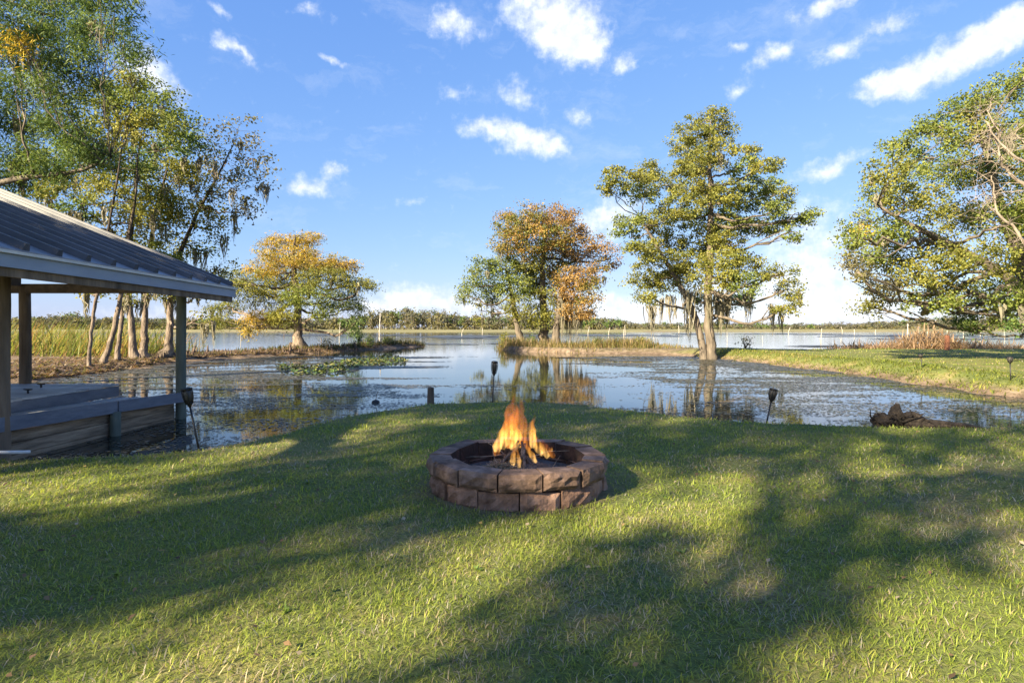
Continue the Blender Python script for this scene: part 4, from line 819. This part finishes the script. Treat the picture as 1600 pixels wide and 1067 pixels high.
tree('oak_tree', 'broad dense green oak overhanging the right lawn', 'tree', F_, [[(1650, 585, .40), (1632, 520, .33), (1612, 460, .28), (1592, 400, .22), (1560, 310, .14), (1535, 220, .06)], [(1632, 520, .22), (1580, 440, .17), (1500, 390, .12), (1420, 350, .08), (1370, 320, .04)]],
     [(1400, 228, 26, 20), (1388, 262, 30, 22, 'olive'), (1420, 270, 24, 22), (1370, 300, 28, 20), (1412, 310, 34, 24, 'olive'), (1345, 345, 26, 20), (1330, 375, 22, 16), (1365, 365, 30, 20, 'yellow', .3), (1365, 385, 32, 22), (1400, 360, 30, 22), (1345, 405, 28, 18, 'grey'), (1390, 410, 36, 20, 'olive'), (1455, 190, 22, 14), (1490, 170, 30, 16), (1440, 205, 16, 10), (1530, 155, 34, 20), (1575, 140, 34, 22), (1600, 125, 24, 20),
      (1480, 215, 34, 22), (1520, 205, 36, 26, 'olive'), (1570, 200, 40, 30), (1470, 265, 32, 26), (1510, 270, 40, 30), (1565, 270, 44, 34), (1600, 230, 34, 40), (1455, 320, 36, 28, 'olive'), (1505, 335, 40, 30, 'olive'), (1560, 345, 44, 32), (1600, 330, 36, 36), (1440, 375, 34, 24), (1490, 395, 42, 26, 'olive'), (1545, 405, 44, 28, 'olive'), (1595, 400, 30, 34), (1430, 425, 36, 22, 'olive'), (1480, 445, 36, 20, 'olive'), (1535, 455, 40, 22), (1590, 460, 30, 26),
      (1380, 450, 34, 20, 'grey'), (1365, 480, 24, 14, 'olive', .7), (1410, 470, 22, 14, 'green', .7), (1440, 475, 12, 18, 'dark', .6), (1505, 490, 26, 18, 'dark'), (1515, 512, 14, 9, 'dark'), (1565, 490, 26, 18), (1600, 505, 16, 10, 'dark'), (1660, 200, 70, 60), (1680, 330, 90, 70), (1650, 440, 60, 40), (1700, 120, 70, 50), (1430, 245, 22, 22), (1340, 425, 20, 14, 'grey', .6), (1475, 470, 26, 12)],
     seed=12, L=.088, Wd=.062, per=50, rc=.32, dens=19, flat=.7, vs=1.12, nmoss=18, mlen=(.25, .8), limb_r=.28)
# left cluster on the mud bank
CG = 'trees clustered on the left bank'
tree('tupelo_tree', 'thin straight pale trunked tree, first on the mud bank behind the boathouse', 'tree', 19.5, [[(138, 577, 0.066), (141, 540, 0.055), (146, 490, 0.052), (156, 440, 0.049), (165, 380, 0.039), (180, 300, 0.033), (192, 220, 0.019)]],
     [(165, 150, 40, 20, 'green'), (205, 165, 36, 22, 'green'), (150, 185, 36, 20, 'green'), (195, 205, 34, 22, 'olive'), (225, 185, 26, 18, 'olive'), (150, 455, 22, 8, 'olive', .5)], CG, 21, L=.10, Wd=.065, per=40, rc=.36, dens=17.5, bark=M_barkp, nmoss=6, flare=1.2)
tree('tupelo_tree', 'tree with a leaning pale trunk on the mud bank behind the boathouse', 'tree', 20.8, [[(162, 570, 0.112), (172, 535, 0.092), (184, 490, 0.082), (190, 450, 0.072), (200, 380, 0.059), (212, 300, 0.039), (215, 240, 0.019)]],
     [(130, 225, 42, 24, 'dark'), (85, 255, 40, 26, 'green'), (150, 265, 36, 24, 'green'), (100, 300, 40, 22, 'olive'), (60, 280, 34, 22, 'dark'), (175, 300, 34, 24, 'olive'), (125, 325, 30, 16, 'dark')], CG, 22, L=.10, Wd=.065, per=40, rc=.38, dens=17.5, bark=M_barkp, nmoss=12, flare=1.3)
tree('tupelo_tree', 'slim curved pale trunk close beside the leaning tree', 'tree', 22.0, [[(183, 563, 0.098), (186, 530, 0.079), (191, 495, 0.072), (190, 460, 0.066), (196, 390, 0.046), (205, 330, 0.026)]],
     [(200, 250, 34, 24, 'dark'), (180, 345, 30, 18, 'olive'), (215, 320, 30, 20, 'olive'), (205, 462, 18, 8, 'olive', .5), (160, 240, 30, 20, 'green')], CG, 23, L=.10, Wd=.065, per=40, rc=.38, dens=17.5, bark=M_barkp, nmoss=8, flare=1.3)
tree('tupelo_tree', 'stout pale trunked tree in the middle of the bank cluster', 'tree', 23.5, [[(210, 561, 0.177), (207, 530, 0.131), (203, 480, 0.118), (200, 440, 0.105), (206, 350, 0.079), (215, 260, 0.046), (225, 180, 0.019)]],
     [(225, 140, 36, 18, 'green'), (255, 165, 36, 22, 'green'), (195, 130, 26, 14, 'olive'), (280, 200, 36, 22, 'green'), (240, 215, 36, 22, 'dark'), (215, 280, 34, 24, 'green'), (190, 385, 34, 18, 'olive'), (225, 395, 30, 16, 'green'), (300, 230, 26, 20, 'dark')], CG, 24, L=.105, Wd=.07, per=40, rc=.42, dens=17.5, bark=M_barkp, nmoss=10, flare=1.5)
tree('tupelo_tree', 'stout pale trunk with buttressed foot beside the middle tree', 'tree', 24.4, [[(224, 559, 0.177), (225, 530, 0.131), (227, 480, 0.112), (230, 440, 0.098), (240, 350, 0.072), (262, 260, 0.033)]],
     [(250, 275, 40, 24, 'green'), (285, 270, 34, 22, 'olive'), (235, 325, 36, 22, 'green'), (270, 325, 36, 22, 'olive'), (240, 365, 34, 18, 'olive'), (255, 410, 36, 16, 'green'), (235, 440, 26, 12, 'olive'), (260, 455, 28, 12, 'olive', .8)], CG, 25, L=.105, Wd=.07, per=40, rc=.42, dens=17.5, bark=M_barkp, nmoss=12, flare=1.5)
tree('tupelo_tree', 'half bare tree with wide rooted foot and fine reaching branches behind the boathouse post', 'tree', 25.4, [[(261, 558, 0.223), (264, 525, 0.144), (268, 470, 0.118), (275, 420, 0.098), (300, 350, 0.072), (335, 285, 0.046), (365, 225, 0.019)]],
     [(325, 215, 36, 26, 'grey', .55), (370, 205, 30, 22, 'grey', .5), (395, 240, 30, 24, 'grey', .55), (415, 275, 20, 20, 'grey', .5), (355, 250, 36, 26, 'mixed', .6), (320, 275, 34, 24, 'olive', .8), (375, 290, 36, 22, 'grey', .6), (335, 315, 36, 22, 'olive', .9), (385, 325, 28, 16, 'grey', .6), (300, 345, 36, 18, 'olive'), (345, 355, 32, 16, 'olive', .8), (290, 385, 32, 16, 'olive'), (330, 390, 26, 12, 'green', .8), (310, 425, 32, 14, 'olive'), (350, 420, 22, 12, 'olive'), (300, 460, 30, 12, 'olive', .8), (318, 495, 18, 14, 'olive', .5), (305, 310, 30, 20, 'green')],
     CG, 26, L=.12, Wd=.08, per=20, rc=.46, dens=10, bark=M_barkp, nmoss=22, mlen=(.4, 1.3), flare=1.6, twigs=8)
# the nearer cypress whose boughs hang in from the left
tree('cypress_tree', 'dark green feathery cypress whose boughs hang over the boathouse roof', 'tree', 13.5, [[(-150, 640, .42), (-148, 500, .34), (-145, 300, .28), (-135, 100, .22), (-120, -120, .12)], [(-145, 330, .12), (-60, 300, .09), (40, 278, .06), (120, 268, .045), (172, 248, .02)]],
     [(20, 30, 60, 24, 'dark'), (90, 25, 50, 22, 'dark'), (150, 35, 40, 18, 'dark'), (195, 62, 28, 22, 'dark', .8), (212, 80, 14, 16, 'dark', .6), (40, 75, 55, 22, 'dark'), (110, 80, 42, 20, 'dark'), (25, 60, 26, 10, 'yellow', .5), (30, 125, 50, 24, 'dark'), (95, 130, 40, 24, 'dark'), (140, 120, 22, 16, 'dark', .8), (35, 180, 45, 24, 'dark'), (95, 185, 36, 26, 'dark'), (125, 215, 26, 22, 'dark'), (30, 235, 42, 22, 'dark'), (80, 250, 34, 18, 'dark'), (20, 275, 30, 14, 'dark'), (145, 225, 22, 24, 'dark'),
      (-60, 60, 60, 50, 'dark'), (-70, 180, 60, 50, 'dark'), (-60, -40, 70, 40, 'dark'), (60, -30, 80, 26, 'dark'), (160, -10, 50, 20, 'dark'), (-200, 100, 70, 60, 'dark'), (-200, -40, 70, 60, 'dark')],
     seed=31, L=.12, Wd=.024, per=66, rc=.34, dens=34, flat=.42, droop=.9, nmoss=16, mlen=(.3, .8), depth=.35, limb_r=.22, bark=M_bark)

# bare pale limbs beside the right oak
def bare_tree():
    r = np.random.default_rng(44); D = 16.0; b = P(1740, 610, D); base = np.array([b[0], b[1], gz(b[0], b[1]) - .05])
    root = thing('bare_tree', tuple(base), 'pale leafless dead tree reaching across the right oak', 'tree'); m = MB()
    def br(pts, r0, r1, lvl):
        q = [[*P(x, y, D + d), r0 + (r1 - r0) * i / (len(pts) - 1)] for i, (x, y, d) in enumerate(pts)]
        sp = smooth_path(q, 4); sp[1:-1, :3] += r.normal(size=(len(sp) - 2, 3)) * .018; m.tube(sp[:, :3], np.maximum(sp[:, 3], .004), 7 if lvl == 0 else 5); return sp
    q = [[*base, .2], [*P(1725, 520, D), .15], [*P(1690, 440, D), .13], [*P(1660, 380, D), .11], [*P(1640, 300, D), .09], [*P(1625, 220, D), .05], [*P(1600, 120, D), .02]]; sp = smooth_path(q, 4); m.tube(sp[:, :3], sp[:, 3], 9)
    limbs = [br([(1680, 425, 0), (1605, 382, -.3), (1582, 352, -.4), (1558, 332, -.4), (1553, 300, -.4), (1549, 275, -.5)], .05, .012, 0), br([(1645, 320, 0), (1600, 288, .1), (1570, 264, .1), (1562, 240, 0), (1543, 192, 0)], .06, .016, 0), br([(1543, 175, 0), (1555, 150, .1)], .012, .005, 1), br([(1570, 238, .1), (1558, 205, 0), (1542, 172, 0)], .03, .011, 0),
             br([(1640, 300, 0), (1605, 258, -.2), (1575, 236, -.2), (1555, 215, -.1), (1540, 190, -.1)], .05, .012, 0), br([(1572, 264, .1), (1540, 250, .1), (1500, 252, 0)], .014, .004, 1), br([(1640, 260, .1), (1598, 220, .3), (1585, 210, .3), (1600, 195, .3)], .03, .01, 1), br([(1556, 312, -.4), (1530, 305, -.4), (1512, 318, -.4)], .010, .004, 1), br([(1600, 298, 0), (1570, 300, .2), (1525, 310, .2)], .012, .004, 1)]
    for lb in limbs:
        for _ in range(16):
            s = lb[r.integers(1, len(lb))]; l = r.uniform(.25, 1.0); d = unit(r, 1)[0]; d[0] -= .35; e = s[:3] + d * l * np.array([1, .7, .8]); mid = (s[:3] + e) / 2 + r.normal(size=3) * .08 * l; rr = min(s[3] * .5, .010)
            q = smooth_path([[*s[:3], rr], [*mid, rr * .7], [*e, .003]], 3); m.tube(q[:, :3], q[:, 3], 4, cap=False)
            for _ in range(2):
                e2 = mid + unit(r, 1)[0] * l * .6; m.tube([mid, (mid + e2) / 2 + r.normal(size=3) * .03, e2], [rr * .5, rr * .4, .0025], 4, cap=False)
    m.build('trunk', M_dead, root, True)
bare_tree()

# trees behind the viewer that shade the lawn
def shade_tree(name, label, x, y, h, blobs, seed, pal='green', r0=.11, group=None, dens=15.0):
    r = np.random.default_rng(seed); base = np.array([x, y, gz(x, y) - .05]); root = thing(name, tuple(base), label, 'tree', group); m = MB()
    sp = smooth_path([[x, y, -.1, r0 * 1.5], [x + .05, y, .8, r0], [x + r.normal() * .2, y + r.normal() * .2, h * .45, r0 * .75], [x + r.normal() * .3, y + r.normal() * .3, h * .8, r0 * .4], [x, y, h, .03]], 6); m.tube(sp[:, :3], sp[:, 3], 10); b3 = []
    for (dx, dy, dz, R) in blobs:
        c = np.array([x + dx, y + dy, dz]); b3.append((c, np.array([R, R, R * .6]), pal, dens * R * R + 4)); k = int(np.argmin(np.abs(sp[:, 2] - dz * .75))); s = sp[k]
        mid = (s[:3] + c) / 2 + np.array([0, 0, -.3]); q = smooth_path([[*s[:3], .09], [*mid, .06], [*c, .02]], 4); m.tube(q[:, :3], q[:, 3], 6)
    m.build('trunk', M_bark, root, True); V, F, C = foliage(b3, r, .17, .12, 30, .5, .6, .2); link('crown', mesh_np('crown', V - base, [F], M_leaf, {'col': C}), root)
SH = (math.sin(SUN_AZ), math.cos(SUN_AZ)); CT = 1 / math.tan(SUN_EL)
def pq(p, q): return -SH[0] * q - SH[1] * p, -SH[1] * q + SH[0] * p     # p across the sunlight, q along it
def caster(label, p0, q0, h, spots, seed, **kw):         # spots: where a bough's shadow falls on the lawn (p, q, radius)
    x, y = pq(p0, q0); bl = []; r = np.random.default_rng(seed)
    for (p, q, R) in spots:
        dq = r.uniform(-.6, .6); zz = (q - q0 - dq) / CT; bx, by = pq(p, q0 + dq); bl.append((bx - x, by - y, zz, R))
    shade_tree('oak_tree', label, x, y, h, bl, seed, **kw)
caster('tall narrow oak behind the lawn whose shade covers the fire pit', -3.7, -9.5, 10.5, [(-3.6, .6, .9), (-3.1, .0, .5), (-4.7, .9, .8), (-5.4, 2.7, .6), (-3.3, 2.0, 1.0), (-4.2, 1.4, .9), (-3.4, 3.4, 1.0), (-4.5, 3.0, .9), (-3.7, 4.8, 1.1), (-5.2, 4.6, 1.0), (-3.2, 6.2, 1.1), (-4.8, 6.3, 1.2), (-6.2, 5.8, 1.0), (-5.6, 7.6, 1.2), (-3.8, 7.9, 1.2), (-4.7, 9.4, 1.2)], 61)
caster('slender oak with a wide top behind the lawn', -1.1, -8.2, 10.5, [(-1.2, 2.0, .6), (-1.45, 3.0, .6), (-1.0, 4.3, .55), (-.8, 5.4, .5), (-1.9, 6.4, .6), (-.3, 6.6, .7), (-2.6, 7.4, .8), (-1.1, 7.9, .7), (.6, 8.0, .8), (-2.4, 9.0, .9), (-.4, 9.3, .9), (1.2, 9.8, 1.0)], 62)
caster('spreading oak behind the boathouse that dapples its roof', -8.2, -9.0, 10, [(-7.4, 3.2, .9), (-8.6, 3.6, 1.0), (-9.8, 4.2, 1.0), (-8.0, 5.4, 1.1), (-9.3, 6.2, 1.1), (-7.1, 6.6, .9), (-6.9, 1.6, .7), (-8.0, 1.2, .9), (-10.6, 6.0, 1.2), (-8.8, 8.2, 1.3), (-6.3, 8.0, .9), (-7.6, 4.6, 1.0), (-9.2, 5.0, 1.1), (-10.2, 7.6, 1.2), (-7.9, 7.2, 1.1), (-9.9, 9.0, 1.2)], 63, dens=26)
caster('bushy oak behind the lawn at the end away from the boathouse', 2.4, -8.5, 10, [(1.2, 5.2, .8), (2.4, 5.0, .9), (1.8, 6.6, 1.0), (3.2, 6.8, 1.1), (2.6, 8.4, 1.2), (4.0, 8.8, 1.2), (3.4, 10.4, 1.3), (1.9, 10.6, 1.0), (4.8, 11.5, 1.3)], 64)

# ------------------------------------------------------------------ the wooded far shore
def far_woods():
    r = np.random.default_rng(70); b3 = []; prof = [(-250, 498), (0, 499), (60, 498), (110, 492), (150, 500), (300, 500), (420, 503), (500, 500), (560, 497), (595, 485), (660, 484), (690, 489), (730, 496), (800, 495), (880, 499), (960, 499), (975, 504), (1000, 508), (1100, 507), (1300, 509), (1400, 505), (1440, 499), (1490, 496), (1560, 499), (1600, 502), (1900, 503)]
    xs, ts = zip(*prof); m = MB()
    for px in np.arange(-250, 1900, 4.2):
        for row in range(2):
            q = px + r.uniform(-3, 3); top = np.interp(q, xs, ts) + r.normal() * 1.9 - 1.6 - (4.5 * r.random() if r.random() < .22 and q < 975 else 0) + row * 1.0; Y = (320 if q < 975 else 430) + r.uniform(0, 45) - row * 14; c = P(q, top, Y); x, y, zt = c; g = gz(x, y); H = max(2.0, zt - g); Rr = r.uniform(1.6, 3.0) * Y / 330
            pal = ('wood', 'wood', 'dark', 'wood', 'grey')[r.integers(0, 5)]
            b3.append((np.array([x, y, g + H * .62]), np.array([Rr, Rr, H * .40]), pal, 16)); m.tube([(x, y, g - .3), (x, y, g + H * .7)], [.22, .12], 5, cap=False)
            if r.random() < .6: b3.append((np.array([x + r.normal() * 2, y - 2, g + H * .25]), np.array([Rr, Rr, H * .25]), 'grey', 9))
    V, F, C = foliage(b3, r, .95, .75, 6, 1.4, .7, .1, .3)
    o = link('far_woods', mesh_np('far_woods', V, [F], M_leaf, {'col': C})); tag(o, 'low grey green wood along the far shore of the lake', 'woods', kind='stuff')
    t = m.build('trunks', M_bark, o)
    t['kind'] = 'stuff'
far_woods()
